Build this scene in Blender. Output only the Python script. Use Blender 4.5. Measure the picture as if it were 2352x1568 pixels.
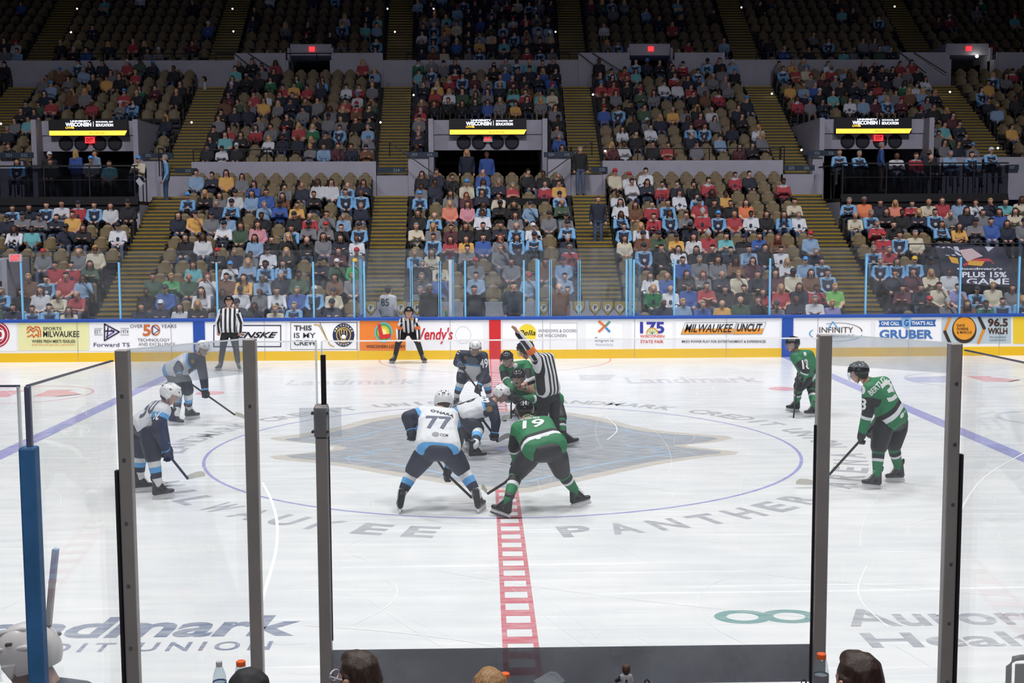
import bpy, bmesh, math, random
import numpy as np
from mathutils import Matrix, Vector
from mathutils.bvhtree import BVHTree
C = bpy.context.scene.collection
for o in list(bpy.data.objects): bpy.data.objects.remove(o)
# ---------------- camera, world, lights, exposure ----------------
FPX, CX, CY, CZ = 2763.5, -0.2876, -18.7196, 3.4647
YAW, PIT, ROL = 0.0232546, 0.0944319, -0.0043960
fw = Vector((math.sin(YAW)*math.cos(PIT), math.cos(YAW)*math.cos(PIT), -math.sin(PIT)))
r0 = Vector((math.cos(YAW), -math.sin(YAW), 0)); u0 = r0.cross(fw)
rt = r0*math.cos(ROL)+u0*math.sin(ROL); up = -r0*math.sin(ROL)+u0*math.cos(ROL)
CAM = Vector((CX, CY, CZ))
cd = bpy.data.cameras.new('camera'); cam = bpy.data.objects.new('camera', cd); C.objects.link(cam)
cam.matrix_world = Matrix(((rt.x, up.x, -fw.x, CX), (rt.y, up.y, -fw.y, CY), (rt.z, up.z, -fw.z, CZ), (0, 0, 0, 1)))
cd.sensor_width = 36; cd.lens = 36*FPX/2352; cd.clip_end = 300; cd.clip_start = .05
sc = bpy.context.scene; sc.camera = cam
sc.view_settings.view_transform = 'Standard'; sc.view_settings.look = 'None'
sc.view_settings.exposure = 0.0; sc.view_settings.gamma = 1; sc.view_settings.use_curve_mapping = False
W = bpy.data.worlds.new('w'); sc.world = W; W.use_nodes = True
W.node_tree.nodes['Background'].inputs[0].default_value = (.30, .36, .85, 1)
W.node_tree.nodes['Background'].inputs[1].default_value = .045
RINKP, FILLP = 800, 800
def area(x, y, z, sx, sy, power, spread, col=(1, .985, .96), rot=(0, 0, 0)):
    l = bpy.data.lights.new('rink_or_fill_light', 'AREA'); l.shape = 'RECTANGLE'; l.size = sx; l.size_y = sy
    l.energy = power; l.spread = math.radians(spread); l.color = col
    o = bpy.data.objects.new('rink_or_fill_light', l); C.objects.link(o); o.location = (x, y, z); o.rotation_euler = rot
    o['label'] = 'row of ceiling flood lamps high above the ice'; o['category'] = 'lamp'; o['group'] = 'flood lamps above the rink'  # label and group also cover the fill lights added over the seats
    return o
for lx in (-15, -5, 5, 15):
    for ly in (-8, 5):
        area(lx, ly, 19, 3, 3, RINKP, 125)
for lx in (-16, 0, 16):      # unseen fill lights added to brighten the far stands
    area(lx, 9, 21, 3, 2, FILLP, 101, (.93, .92, 1), (math.radians(26), 0, 0))
area(0, -21, 9, 8, 1.5, 420, 150, (1, .95, .92), (math.radians(20), 0, 0))   # unseen fill added to brighten the near posts and heads
def at(x, v, Y):      # pixel -> point at world depth y=Y
    d = fw+rt*((x-1176)/FPX)-up*((v-784)/FPX); t = (Y-CY)/d.y
    return CAM+d*t
def ground(x, v, z=0.0):
    d = fw+rt*((x-1176)/FPX)-up*((v-784)/FPX); t = (z-CZ)/d.z
    return CAM+d*t
def px(P):
    d = Vector(P)-CAM; z = d.dot(fw); return 1176+FPX*d.dot(rt)/z, 784-FPX*d.dot(up)/z
# ---------------- materials ----------------
MC = {}
def M(name, col=(.5, .5, .5), rough=.6, metal=0, emit=0, spec=.5, noise=0, nscale=8, bump=0):
    if name in MC: return MC[name]
    m = bpy.data.materials.new(name); m.use_nodes = True; nt = m.node_tree; b = nt.nodes['Principled BSDF']
    b.inputs['Base Color'].default_value = (*col, 1); b.inputs['Roughness'].default_value = rough
    b.inputs['Metallic'].default_value = metal; b.inputs['Specular IOR Level'].default_value = spec
    if emit:
        b.inputs['Emission Color'].default_value = (*col, 1); b.inputs['Emission Strength'].default_value = emit
    if noise or bump:
        tc = nt.nodes.new('ShaderNodeTexCoord'); n = nt.nodes.new('ShaderNodeTexNoise'); n.inputs['Scale'].default_value = nscale
        n.inputs['Detail'].default_value = 5
        nt.links.new(tc.outputs['Object'], n.inputs['Vector'])
        if noise:
            mx = nt.nodes.new('ShaderNodeMix'); mx.data_type = 'RGBA'
            mx.inputs[6].default_value = (*[c*(1-noise) for c in col], 1); mx.inputs[7].default_value = (*[min(1, c*(1+noise)) for c in col], 1)
            nt.links.new(n.outputs['Fac'], mx.inputs[0]); nt.links.new(mx.outputs[2], b.inputs['Base Color'])
        if bump:
            bp = nt.nodes.new('ShaderNodeBump'); bp.inputs['Strength'].default_value = bump; bp.inputs['Distance'].default_value = .02
            nt.links.new(n.outputs['Fac'], bp.inputs['Height']); nt.links.new(bp.outputs[0], b.inputs['Normal'])
    MC[name] = m; return m
def hx(s):
    c = [int(s[i:i+2], 16)/255 for i in (0, 2, 4)]
    return tuple(x/12.92 if x < .04045 else ((x+.055)/1.055)**2.4 for x in c)
def col(s, rough=.6, **k): return M('paint_'+s, hx(s), rough, **k)
def glass(name, tint=(.97, .985, .99), haze=.03, gl=.9, rough=.02):
    m = bpy.data.materials.new(name); m.use_nodes = True; nt = m.node_tree; nt.nodes.clear()
    out = nt.nodes.new('ShaderNodeOutputMaterial'); tr = nt.nodes.new('ShaderNodeBsdfTransparent'); tr.inputs[0].default_value = (*tint, 1)
    g = nt.nodes.new('ShaderNodeBsdfGlossy'); g.inputs['Roughness'].default_value = rough
    lw = nt.nodes.new('ShaderNodeFresnel'); lw.inputs[0].default_value = 1.45
    geo = nt.nodes.new('ShaderNodeNewGeometry')
    mul = nt.nodes.new('ShaderNodeMath'); mul.operation = 'MULTIPLY'; mul.inputs[1].default_value = gl
    nt.links.new(lw.outputs[0], mul.inputs[0])
    cl = nt.nodes.new('ShaderNodeMath'); cl.operation = 'MINIMUM'; cl.inputs[1].default_value = .10; nt.links.new(mul.outputs[0], cl.inputs[0])
    d = nt.nodes.new('ShaderNodeBsdfDiffuse'); d.inputs[0].default_value = (.8, .85, .9, 1)
    tl = nt.nodes.new('ShaderNodeBsdfTranslucent'); tl.inputs[0].default_value = (.8, .85, .9, 1)
    ad = nt.nodes.new('ShaderNodeMixShader'); ad.inputs[0].default_value = .6; nt.links.new(d.outputs[0], ad.inputs[1]); nt.links.new(tl.outputs[0], ad.inputs[2])
    tc = nt.nodes.new('ShaderNodeTexCoord'); n = nt.nodes.new('ShaderNodeTexNoise'); n.inputs['Scale'].default_value = 3; n.inputs['Detail'].default_value = 6
    nt.links.new(tc.outputs['Object'], n.inputs['Vector'])
    mr = nt.nodes.new('ShaderNodeMapRange'); mr.inputs[1].default_value = .35; mr.inputs[2].default_value = .75; mr.inputs[3].default_value = haze*.4; mr.inputs[4].default_value = haze*1.7
    nt.links.new(n.outputs['Fac'], mr.inputs[0])
    m1 = nt.nodes.new('ShaderNodeMixShader'); nt.links.new(mr.outputs[0], m1.inputs[0]); nt.links.new(tr.outputs[0], m1.inputs[1]); nt.links.new(ad.outputs[0], m1.inputs[2])
    m2 = nt.nodes.new('ShaderNodeMixShader'); nt.links.new(cl.outputs[0], m2.inputs[0]); nt.links.new(m1.outputs[0], m2.inputs[1]); nt.links.new(g.outputs[0], m2.inputs[2])
    nt.links.new(m2.outputs[0], out.inputs[0]); MC[name] = m; return m
def edge_mat(name, c, t=.8):  # pale translucent colour stands in for light piped through glass edges
    m = bpy.data.materials.new(name); m.use_nodes = True; nt = m.node_tree; nt.nodes.clear(); out = nt.nodes.new('ShaderNodeOutputMaterial')
    tl = nt.nodes.new('ShaderNodeBsdfTranslucent'); tl.inputs[0].default_value = (*c, 1); tr = nt.nodes.new('ShaderNodeBsdfTransparent'); mx = nt.nodes.new('ShaderNodeMixShader'); mx.inputs[0].default_value = t
    nt.links.new(tr.outputs[0], mx.inputs[1]); nt.links.new(tl.outputs[0], mx.inputs[2]); nt.links.new(mx.outputs[0], out.inputs[0]); MC[name] = m; return m
# ---------------- object helpers ----------------
def mesh(name, vs, fs, mats=(), mi=None, smooth=False):
    me = bpy.data.meshes.new(name); me.from_pydata([tuple(v) for v in vs], [], fs)
    for m in mats: me.materials.append(m)
    if mi is not None: me.polygons.foreach_set('material_index', mi)
    if smooth: me.polygons.foreach_set('use_smooth', [True]*len(me.polygons))
    me.update(); return me
def link(name, me, parent=None, loc=None, **kw):
    o = bpy.data.objects.new(name, me); C.objects.link(o)
    if parent is not None: o.parent = parent
    if loc is not None: o.location = loc
    for k, v in kw.items(): o[k] = v
    return o
def tag(o, label, cat, group=None, kind=None):
    o['label'] = label; o['category'] = cat
    if group: o['group'] = group
    if kind: o['kind'] = kind
    return o
def thing(name, label, cat, loc=(0, 0, 0), group=None, rz=0):
    o = bpy.data.objects.new(name, None); C.objects.link(o); o.location = loc; o.rotation_euler.z = rz; o.empty_display_size = .1
    return tag(o, label, cat, group)
class MB:
    def __init__(s): s.v = []; s.f = []; s.m = []; s.mats = []
    def mi(s, m):
        if m not in s.mats: s.mats.append(m)
        return s.mats.index(m)
    def add(s, vs, fs, m):
        k = len(s.v); s.v += [Vector(v) for v in vs]; s.f += [tuple(i+k for i in f) for f in fs]; s.m += [s.mi(m)]*len(fs)
    def box(s, a, b, m):
        x0, y0, z0 = a; x1, y1, z1 = b
        vs = [(x0, y0, z0), (x1, y0, z0), (x1, y1, z0), (x0, y1, z0), (x0, y0, z1), (x1, y0, z1), (x1, y1, z1), (x0, y1, z1)]
        s.add(vs, [(0, 3, 2, 1), (4, 5, 6, 7), (0, 1, 5, 4), (1, 2, 6, 5), (2, 3, 7, 6), (3, 0, 4, 7)], m)
    def tube(s, pts, r, m, n=10, cap=True):
        pts = [Vector(p) for p in pts]; rr = r if isinstance(r, (list, tuple)) else [r]*len(pts); vs = []
        for i, p in enumerate(pts):
            t = (pts[min(i+1, len(pts)-1)]-pts[max(i-1, 0)]).normalized()
            a = t.cross(Vector((0, 0, 1)) if abs(t.z) < .95 else Vector((1, 0, 0))).normalized(); b = t.cross(a)
            vs += [p+(a*math.cos(2*math.pi*j/n)+b*math.sin(2*math.pi*j/n))*rr[i] for j in range(n)]
        fs = [(i*n+j, i*n+(j+1) % n, (i+1)*n+(j+1) % n, (i+1)*n+j) for i in range(len(pts)-1) for j in range(n)]
        if cap: fs += [tuple(range(n))[::-1], tuple(range((len(pts)-1)*n, len(pts)*n))]
        s.add(vs, fs, m)
    def bar(s, p, q, w, h, m):     # rectangular bar from p to q
        p = Vector(p); q = Vector(q); t = (q-p).normalized()
        a = t.cross(Vector((0, 0, 1)) if abs(t.z) < .95 else Vector((0, 1, 0))).normalized(); b = a.cross(t)
        vs = [c+a*sx*w/2+b*sy*h/2 for c in (p, q) for sx, sy in ((-1, -1), (1, -1), (1, 1), (-1, 1))]
        s.add(vs, [(0, 1, 2, 3), (7, 6, 5, 4), (0, 4, 5, 1), (1, 5, 6, 2), (2, 6, 7, 3), (3, 7, 4, 0)], m)
    def lathe(s, prof, m, c=(0, 0, 0), n=20, mf=None):
        c = Vector(c); vs = [c+Vector((r*math.cos(2*math.pi*j/n), r*math.sin(2*math.pi*j/n), z)) for r, z in prof for j in range(n)]
        for i in range(len(prof)-1):
            k = len(s.v)
            s.add([vs[i*n+j] for j in range(n)]+[vs[(i+1)*n+j] for j in range(n)], [(j, (j+1) % n, n+(j+1) % n, n+j) for j in range(n)], mf(i) if mf else m)
    def poly(s, pts, m): s.add(pts, [tuple(range(len(pts)))], m)
    def slab(s, pts, n, th, m):   # extruded polygon
        k = len(pts); n = Vector(n)*th; P = [Vector(p) for p in pts]
        s.add(P+[p+n for p in P], [tuple(range(k)), tuple(range(2*k-1, k-1, -1))]+[(i, k+i, k+(i+1) % k, (i+1) % k) for i in range(k)], m)
    def build(s, name, parent=None, smooth=False, off=None, bevel=0, **kw):
        vs = s.v if off is None else [v-Vector(off) for v in s.v]
        me = mesh(name, vs, s.f, s.mats, s.m, smooth)
        bm = bmesh.new(); bm.from_mesh(me); bmesh.ops.recalc_face_normals(bm, faces=bm.faces); bm.to_mesh(me); bm.free()
        o = link(name, me, parent, **kw)
        if bevel:
            b = o.modifiers.new('b', 'BEVEL'); b.width = bevel; b.segments = 2
        return o
def struct(o, name=None): o['kind'] = 'structure'; return o
_b = bmesh.new(); bmesh.ops.create_icosphere(_b, subdivisions=2, radius=1); ICO = [v.co.copy() for v in _b.verts]; _b.free()
def hull_bm(bm, pts):
    vs = [bm.verts.new(Vector(p)+c*r) for p, r in pts for c in ICO]
    g = bmesh.ops.convex_hull(bm, input=vs)
    bad = [e for e in set(g['geom_interior']+g['geom_unused']) if isinstance(e, bmesh.types.BMVert)]
    bmesh.ops.delete(bm, geom=bad, context='VERTS')
def blob(hulls, voxel, smooth=6, mats=(), fac=.5):
    me = bpy.data.meshes.new('t')
    allb = bmesh.new()
    for h in hulls:
        b = bmesh.new(); hull_bm(b, h); b.to_mesh(me); b.free(); allb.from_mesh(me)
    allb.to_mesh(me); allb.free()
    o = bpy.data.objects.new('t', me); C.objects.link(o)
    m = o.modifiers.new('r', 'REMESH'); m.mode = 'VOXEL'; m.voxel_size = voxel; m.use_smooth_shade = True
    if smooth:
        s = o.modifiers.new('s', 'SMOOTH'); s.factor = fac; s.iterations = smooth
    dg = bpy.context.evaluated_depsgraph_get(); r = bpy.data.meshes.new_from_object(o.evaluated_get(dg))
    bpy.data.objects.remove(o); bpy.data.meshes.remove(me)
    r.polygons.foreach_set('use_smooth', [True]*len(r.polygons))
    r.materials.clear()
    for x in mats: r.materials.append(x)
    return r
TX = {}
def textmesh(s, bold=0, shear=0, space=1):
    bold = min(bold, .014 if 'M' in s or s == 'D' else .035)
    k = (s, bold, shear, space)
    if k in TX: return TX[k]
    cu = bpy.data.curves.new('t', 'FONT'); cu.body = s; cu.offset = bold; cu.shear = shear; cu.space_character = space; cu.resolution_u = 3
    o = bpy.data.objects.new('t', cu); C.objects.link(o); bpy.context.view_layer.update()
    dg = bpy.context.evaluated_depsgraph_get(); me = bpy.data.meshes.new_from_object(o.evaluated_get(dg))
    vs = [v.co.copy() for v in me.vertices]; fs = [tuple(p.vertices) for p in me.polygons]
    bpy.data.objects.remove(o); bpy.data.meshes.remove(me)
    TX[k] = (vs, fs); return vs, fs
def nrm(s, **k):  # text normalised to unit box
    vs, fs = textmesh(s, **k)
    x0 = min(v.x for v in vs); x1 = max(v.x for v in vs); y0 = min(v.y for v in vs); y1 = max(v.y for v in vs)
    return [((v.x-x0)/(x1-x0), (v.y-y0)/(y1-y0)) for v in vs], fs
def ring(n=32): return [(math.cos(2*math.pi*i/n), math.sin(2*math.pi*i/n)) for i in range(n)]
# ---------------- ice ----------------
def ice_mat():
    m = bpy.data.materials.new('ice'); m.use_nodes = True; nt = m.node_tree; b = nt.nodes['Principled BSDF']; L = nt.links.new
    tc = nt.nodes.new('ShaderNodeTexCoord')
    def noise(scale, det, mp=(1, 1, 1), rz=0):
        mpn = nt.nodes.new('ShaderNodeMapping'); mpn.inputs['Scale'].default_value = mp; mpn.inputs['Rotation'].default_value = (0, 0, rz)
        n = nt.nodes.new('ShaderNodeTexNoise'); n.inputs['Scale'].default_value = scale; n.inputs['Detail'].default_value = det
        L(tc.outputs['Object'], mpn.inputs[0]); L(mpn.outputs[0], n.inputs['Vector']); return n.outputs['Fac']
    def ramp(f, a, b_, ca, cb):
        r = nt.nodes.new('ShaderNodeValToRGB'); r.color_ramp.elements[0].position = a; r.color_ramp.elements[1].position = b_
        r.color_ramp.elements[0].color = (*ca, 1); r.color_ramp.elements[1].color = (*cb, 1); L(f, r.inputs[0]); return r.outputs[0]
    def mixc(t, A, B, f=1):
        x = nt.nodes.new('ShaderNodeMix'); x.data_type = 'RGBA'; x.blend_type = t; x.inputs[0].default_value = f; L(A, x.inputs[6]); L(B, x.inputs[7]); return x.outputs[2]
    base = ramp(noise(.55, 6), .3, .72, (.70, .725, .74), (.80, .81, .815))
    st = ramp(noise(2.2, 8, (.35, 2.6, 1), .15), .38, .62, (.94, .95, .96), (1.02, 1.02, 1.02))
    c = mixc('MULTIPLY', base, st)
    sc2 = None
    for k, rz in enumerate((.3, -.5, 1.25)):
        s = ramp(noise(1.1+.4*k, 3, (.12, 5, 1), rz), .655, .70, (0, 0, 0), (.10, .10, .10))
        c = mixc('ADD', c, s)
    L(c, b.inputs['Base Color'])
    rr = nt.nodes.new('ShaderNodeMapRange'); L(noise(3, 6, (.5, 2, 1)), rr.inputs[0]); rr.inputs[3].default_value = .10; rr.inputs[4].default_value = .34
    L(rr.outputs[0], b.inputs['Roughness']); b.inputs['IOR'].default_value = 1.31; b.inputs['Specular IOR Level'].default_value = .42
    return m
ICEM = ice_mat()
ice = link('floor', mesh('ice', [(-31, -12.95, 0), (31, -12.95, 0), (31, 12.95, 0), (-31, 12.95, 0)], [(0, 1, 2, 3)], [ICEM])); ice['kind'] = 'structure'
ice['label'] = 'white scratched ice sheet under the players'
bm = MB(); bm.box((-40, -30, -.3), (40, -13.0, -.02), M('slab', (.06, .06, .065), .8)); bm.box((-40, 12.95, -.3), (40, 16, -.02), M('slab')); struct(bm.build('floor'))
def imark(name, cols, rough=.22, wear=.35):
    key = 'ice_'+name
    if key in MC: return MC[key]
    m = bpy.data.materials.new(key); m.use_nodes = True; nt = m.node_tree; b = nt.nodes['Principled BSDF']; L = nt.links.new
    tc = nt.nodes.new('ShaderNodeTexCoord'); mp = nt.nodes.new('ShaderNodeMapping'); mp.inputs['Scale'].default_value = (1, 4, 1); mp.inputs['Rotation'].default_value = (0, 0, .3)
    n = nt.nodes.new('ShaderNodeTexNoise'); n.inputs['Scale'].default_value = 3.5; n.inputs['Detail'].default_value = 8
    L(tc.outputs['Object'], mp.inputs[0]); L(mp.outputs[0], n.inputs['Vector'])
    r = nt.nodes.new('ShaderNodeValToRGB'); r.color_ramp.elements[0].position = .35; r.color_ramp.elements[1].position = .8
    r.color_ramp.elements[0].color = (*cols, 1); r.color_ramp.elements[1].color = (*[c*(1-wear)+.75*wear for c in cols], 1)
    L(n.outputs['Fac'], r.inputs[0]); L(r.outputs[0], b.inputs['Base Color']); b.inputs['Roughness'].default_value = rough; b.inputs['IOR'].default_value = 1.31
    b.inputs['Specular IOR Level'].default_value = .42
    MC[key] = m; return m
RED, BLU = imark('red', (.58, .16, .20), wear=.45), imark('blue', (.30, .31, .62), wear=.35)
PRED, GRY, NVY = imark('palered', (.72, .33, .36)), imark('grey', (.37, .39, .43), wear=.6), imark('navygrey', (.20, .24, .34), wear=.5)
LGR = imark('lightgrey', (.53, .56, .60), wear=.6); TAN = imark('tan', (.55, .51, .45), wear=.5); LBL = imark('lightblue', (.32, .50, .70), wear=.4); GRN = imark('green', (.19, .36, .35), wear=.35)
ICEW = imark('white', (.78, .80, .81), wear=.2)
WHT = imark('scratch', (.80, .82, .835), .5, .1)
def flat(name, polys, m, z, parent=ice, **kw):
    b = MB()
    for p in polys: b.add([(q[0], q[1], z*.25) for q in p], [tuple(range(len(p)))], m)
    return b.build(name, parent, **kw)
def band(r0, r1, a0=0, a1=360, c=(0, 0), n=96):
    o = []
    for i in range(n):
        A = math.radians(a0+(a1-a0)*i/n); B = math.radians(a0+(a1-a0)*(i+1)/n)
        o.append([(c[0]+r*math.cos(t), c[1]+r*math.sin(t)) for r, t in ((r0, A), (r1, A), (r1, B), (r0, B))])
    return o
# centre line: two edge strips plus rungs leaves white blocks showing
q = []; w = .1525
y = -12.9
q.append([(-w, -12.94), (-w+.045, -12.94), (-w+.045, 12.94), (-w, 12.94)]); q.append([(w-.045, -12.94), (w, -12.94), (w, 12.94), (w-.045, 12.94)])
while y < 12.8:
    q.append([(-w+.045, y), (w-.045, y), (w-.045, min(12.94, y+.17)), (-w+.045, min(12.94, y+.17))]); y += .36
flat('centre_line', q, RED, .004)
for s in (-1, 1):
    flat('blue_line', [[(s*7.77-.1525, -12.94), (s*7.77+.1525, -12.94), (s*7.77+.1525, 12.94), (s*7.77-.1525, 12.94)]], BLU, .004)
    for yy in (-6.7, 6.7): flat('faceoff_spot', band(0, .3, c=(s*6.1, yy), n=32), PRED, .005)
flat('centre_circle', band(4.55, 4.60), BLU, .004); flat('faceoff_spot', band(0, .15, n=24), BLU, .006)
flat('crease_line', band(3.02, 3.07, 180, 360, (0, 12.95)), PRED, .004)
def G2(pts): return [tuple(ground(x, v))[:2] for x, v in pts]
def smoothpoly(pts, it=2):
    for _ in range(it):
        o = []
        for i in range(len(pts)):
            a, b = pts[i], pts[(i+1) % len(pts)]
            o += [(a[0]*.75+b[0]*.25, a[1]*.75+b[1]*.25), (a[0]*.25+b[0]*.75, a[1]*.25+b[1]*.75)]
        pts = o
    return pts
lo = [(612, 1006), (660, 1001), (760, 985), (860, 957), (1000, 944), (1137, 938), (1290, 944), (1390, 960), (1480, 985), (1580, 995), (1700, 1003), (1640, 1016), (1560, 1022), (1625, 1030), (1720, 1040), (1600, 1052), (1500, 1068), (1400, 1090), (1300, 1112), (1200, 1135), (1120, 1128), (1000, 1106), (880, 1088), (760, 1066), (590, 1050), (700, 1040), (780, 1030), (740, 1020), (640, 1012)]
flat('crest_outline', [smoothpoly(G2(lo), 1)], TAN, .003)
def shrink(pts, f): 
    cx, cy = 0.0, 0.0
    return [(x*f, y*(f-.02)) for x, y in pts]
flat('crest', [shrink(smoothpoly(G2(lo), 1), .93)], imark('crest', (.30, .33, .37), wear=.5), .0045)
def strip(pts, w, world=False):
    P = [Vector((*p, 0)) for p in (pts if world else G2(pts))]; o = []
    for _ in range(0 if world else 2):
        Q = [P[0]]
        for a, c in zip(P[:-1], P[1:]): Q += [a*.75+c*.25, a*.25+c*.75]
        P = Q+[P[-1]]
    for a, b in zip(P[:-1], P[1:]):
        n = (b-a).normalized().cross(Vector((0, 0, 1)))*w/2; o.append([tuple((a-n).xy), tuple((b-n).xy), tuple((b+n).xy), tuple((a+n).xy)])
    return o
s_ = strip([(738, 1019), (820, 1005), (880, 985), (950, 972), (1060, 963), (1180, 960), (1300, 967), (1400, 982), (1470, 995), (1540, 1003), (1640, 1004)], .05)
s_ += strip([(1440, 1024), (1540, 1029), (1480, 1036), (1555, 1040), (1480, 1050), (1400, 1062), (1320, 1080), (1200, 1108)], .06)
s_ += strip([(900, 1030), (830, 1038), (870, 1042), (770, 1052), (870, 1060), (960, 1075), (1060, 1095)], .06)
flat('crest_line', s_, LBL, .006)
flat('crest_figure', [band(0, .5, n=32)[0]]+band(.55, .62, c=(-.0, .2), n=40)+band(.9, 1.0, 200, 340, (0, .3), 20), LGR, .0065)
def rtext(s, r, a0, a1, m, h, top=False):
    n = len(s); b = MB()
    for i, ch in enumerate(s):
        if ch == ' ': continue
        a = math.radians(a0+(a1-a0)*(i+.5)/n); vs, fs = nrm(ch, bold=.03)
        R = Vector((-math.sin(a), math.cos(a), 0)); U = Vector((-math.cos(a), -math.sin(a), 0))
        if top: R = -R; U = -U
        P = Vector((r*math.cos(a), r*math.sin(a), .00125)); ww = h*(.75 if ch not in 'I' else .22)
        b.add([P+R*((x-.5)*ww)+U*((y-.5)*h) for x, y in vs], fs, m)
    return b.build('ice_lettering', ice)
rtext('MILWAUKEE', 5.28, 205, 262, GRY, .5); rtext('PANTHER', 5.28, 275, 318, GRY, .5); rtext('ARENA', 5.28, 324, 354, GRY, .5)
rtext('LANDMARK CREDIT UNION', 5.2, 82, -2, GRY, .45, True); rtext('LANDMARK CREDIT UNION', 5.2, 182, 98, GRY, .45, True)
def gtext(s, x0, y0, x1, y1, m, z=.00125, **k):
    vs, fs = nrm(s, **k); b = MB(); b.add([(x0+(x1-x0)*x, y0+(y1-y0)*y, z) for x, y in vs], fs, m); return b.build('ice_lettering', ice)
gtext('Landmark', -5.0, -8.68, -1.93, -8.12, NVY, bold=.03, shear=.1); gtext('CREDIT UNION', -4.6, -9.02, -2.08, -8.8, NVY, bold=.02, space=1.4)
gtext('Aurora', 2.88, -8.62, 4.75, -8.14, GRY, bold=.02); gtext('Health Care', 2.9, -9.15, 6.4, -8.78, GRY, bold=.02)
for c_, z_ in ((2.0, .005), (2.42, .0056)):
    flat('loop_mark', [[(c_-.23*math.cos(a)*k, -8.32+.17*math.sin(a)*k) for a, k in ((A, .62), (A, 1.1), (A+.2, 1.1), (A+.2, .62))] for A in [i*.19635 for i in range(32)]], GRN, z_)
a_, b_ = ground(1440, 876), ground(1735, 866)
gtext('Landmark', a_.x, a_.y-.3, b_.x, a_.y+.75, LGR, bold=.02); a_ = ground(1335, 873)
flat('logo_block', [G2([(1333, 873), (1400, 872), (1415, 860), (1330, 861)])], LGR, .005)
a_ = ground(655, 884); gtext('Landmark', a_.x, a_.y, a_.x+2.9, a_.y+.9, LGR, bold=.01)
# round sponsor marks near the neutral zone ends
for s in (1, -1):
    cx0 = ground(2215, 870).x if s > 0 else ground(75, 900).x; cy0 = ground(2215, 872).y if s > 0 else ground(75, 905).y
    flat('round_mark', band(1.3, 1.36, c=(cx0, cy0), n=48), LGR if s > 0 else PRED, .005)
    for sg, mm in ((-1, imark('pb', (.45, .48, .66))), (1, PRED)):
        if s < 0: mm = PRED
        flat('round_mark', [[(cx0+sg*(.25+1.0*t)+.25*math.sin(6*t), cy0+f(t)) for t, f in
             [(i/10, lambda t: .85*math.sqrt(max(0, 1-t*t))*.9-.1) for i in range(11)]+[(i/10, lambda t: -.75*math.sqrt(max(0, 1-t*t))*.9+.35*(1-t)) for i in range(10, -1, -1)]]], mm, .0055)
flat('round_mark', band(.75, .85, c=tuple(ground(2400, 960))[:2], n=32), LGR, .005)
flat('faceoff_circle', band(4.55, 4.6, c=(12.5, -6.7)), PRED, .004)
# skate scratches
random.seed(5); sp = []
def arc(cx, cy, r, a0, a1, w, n=14):
    return strip([(cx+r*math.cos(math.radians(a0+(a1-a0)*i/n)), cy+r*math.sin(math.radians(a0+(a1-a0)*i/n))) for i in range(n+1)], w, True)
for i in range(520):
    cx, cy = random.uniform(-10, 10), random.uniform(-11, 11); r = random.choice([.4, .8, 1.5, 3, 8, 14]); a = random.uniform(0, 360)
    sp += arc(cx+r*math.cos(math.radians(a)), cy+r*math.sin(math.radians(a)), r, a+180, a+180+random.uniform(20, 60)*min(1.6, 2.2/r**.6), random.choice([.002, .003, .003, .006])*(.7 if cy < -5 else 1)*random.uniform(.6, 1.2))
o = flat('skate_scratches', sp, WHT, .0075); o['kind'] = 'stuff'
for pts, w in (([(603, 1108), (625, 1150), (638, 1200), (636, 1260), (620, 1320), (598, 1390)], .035), ([(700, 1436), (900, 1450), (1060, 1470), (1180, 1492)], .012), ([(890, 1335), (918, 1350), (900, 1390), (810, 1435)], .012), ([(1395, 1010), (1425, 985), (1390, 955)], .015), ([(1990, 1300), (1960, 1370), (2040, 1440)], .014), ([(2352, 1040), (2262, 1090), (2215, 1150), (2190, 1220)], .025)):
    flat('skate_scratches', strip(pts, w), WHT, .008)
# ---------------- far dasher boards with signs ----------------
YB = 12.95
DB = thing('dasher_boards', 'long white far rink boards with sponsor signs and yellow kick plate', 'rink boards', (0, YB, 0))
WB = M('board_white', (.88, .89, .90), .35); YEL = M('board_yellow', hx('F2C21C'), .35); CAPB = M('board_blue', hx('2450A8'), .4)
def child(b, name, par=DB, **k): return b.build(name, par, off=par.location, **k)
b = MB(); b.box((-22, YB, .24), (22, YB+.12, 1.04), WB); child(b, 'board_panel')
b = MB(); b.box((-22, YB-.012, 0), (22, YB+.1, .24), YEL); child(b, 'kick_plate')
b = MB(); b.box((-22, YB-.03, 1.04), (22, YB+.2, 1.12), CAPB); child(b, 'cap_rail', bevel=.01)
for s__ in (-7.92, 7.62): b = MB(); b.box((s__, YB-.018, 0), (s__+.3, YB, 1.04), CAPB); child(b, 'blue_line_panel')
b = MB(); b.box((-.1525, YB-.018, 0), (.1525, YB, 1.04), col('D02428')); child(b, 'red_line_panel')
for x in np.arange(-15.82, 17, 2.44): b = MB(); b.box((x-.004, YB-.014, .0), (x+.004, YB, 1.04), col('9A9AA0')); child(b, 'panel_seam')
def AT(x, v, d=.0): 
    p = at(x, v, YB-.004-d); return p
def quad(b, x0, v0, x1, v1, m, d=.0, sk=0):
    b.add([AT(x0, v1, d), AT(x1, v1, d), AT(x1+sk, v0, d), AT(x0+sk, v0, d)], [(0, 1, 2, 3)], m)
def rim(b, x0, v0, x1, v1, t, m, d=.004):
    for a in ((x0, v0, x1, v0+t), (x0, v1-t, x1, v1), (x0, v0, x0+t, v1), (x1-t, v0, x1, v1)): quad(b, *a, m, d)
def sign(x0, v0, x1, v1, c, lab=None):
    b = MB(); quad(b, x0, v0, x1, v1, col(c, .35)); o = child(b, 'sponsor_sign')
    if lab: o['label'] = lab
    return o
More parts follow.
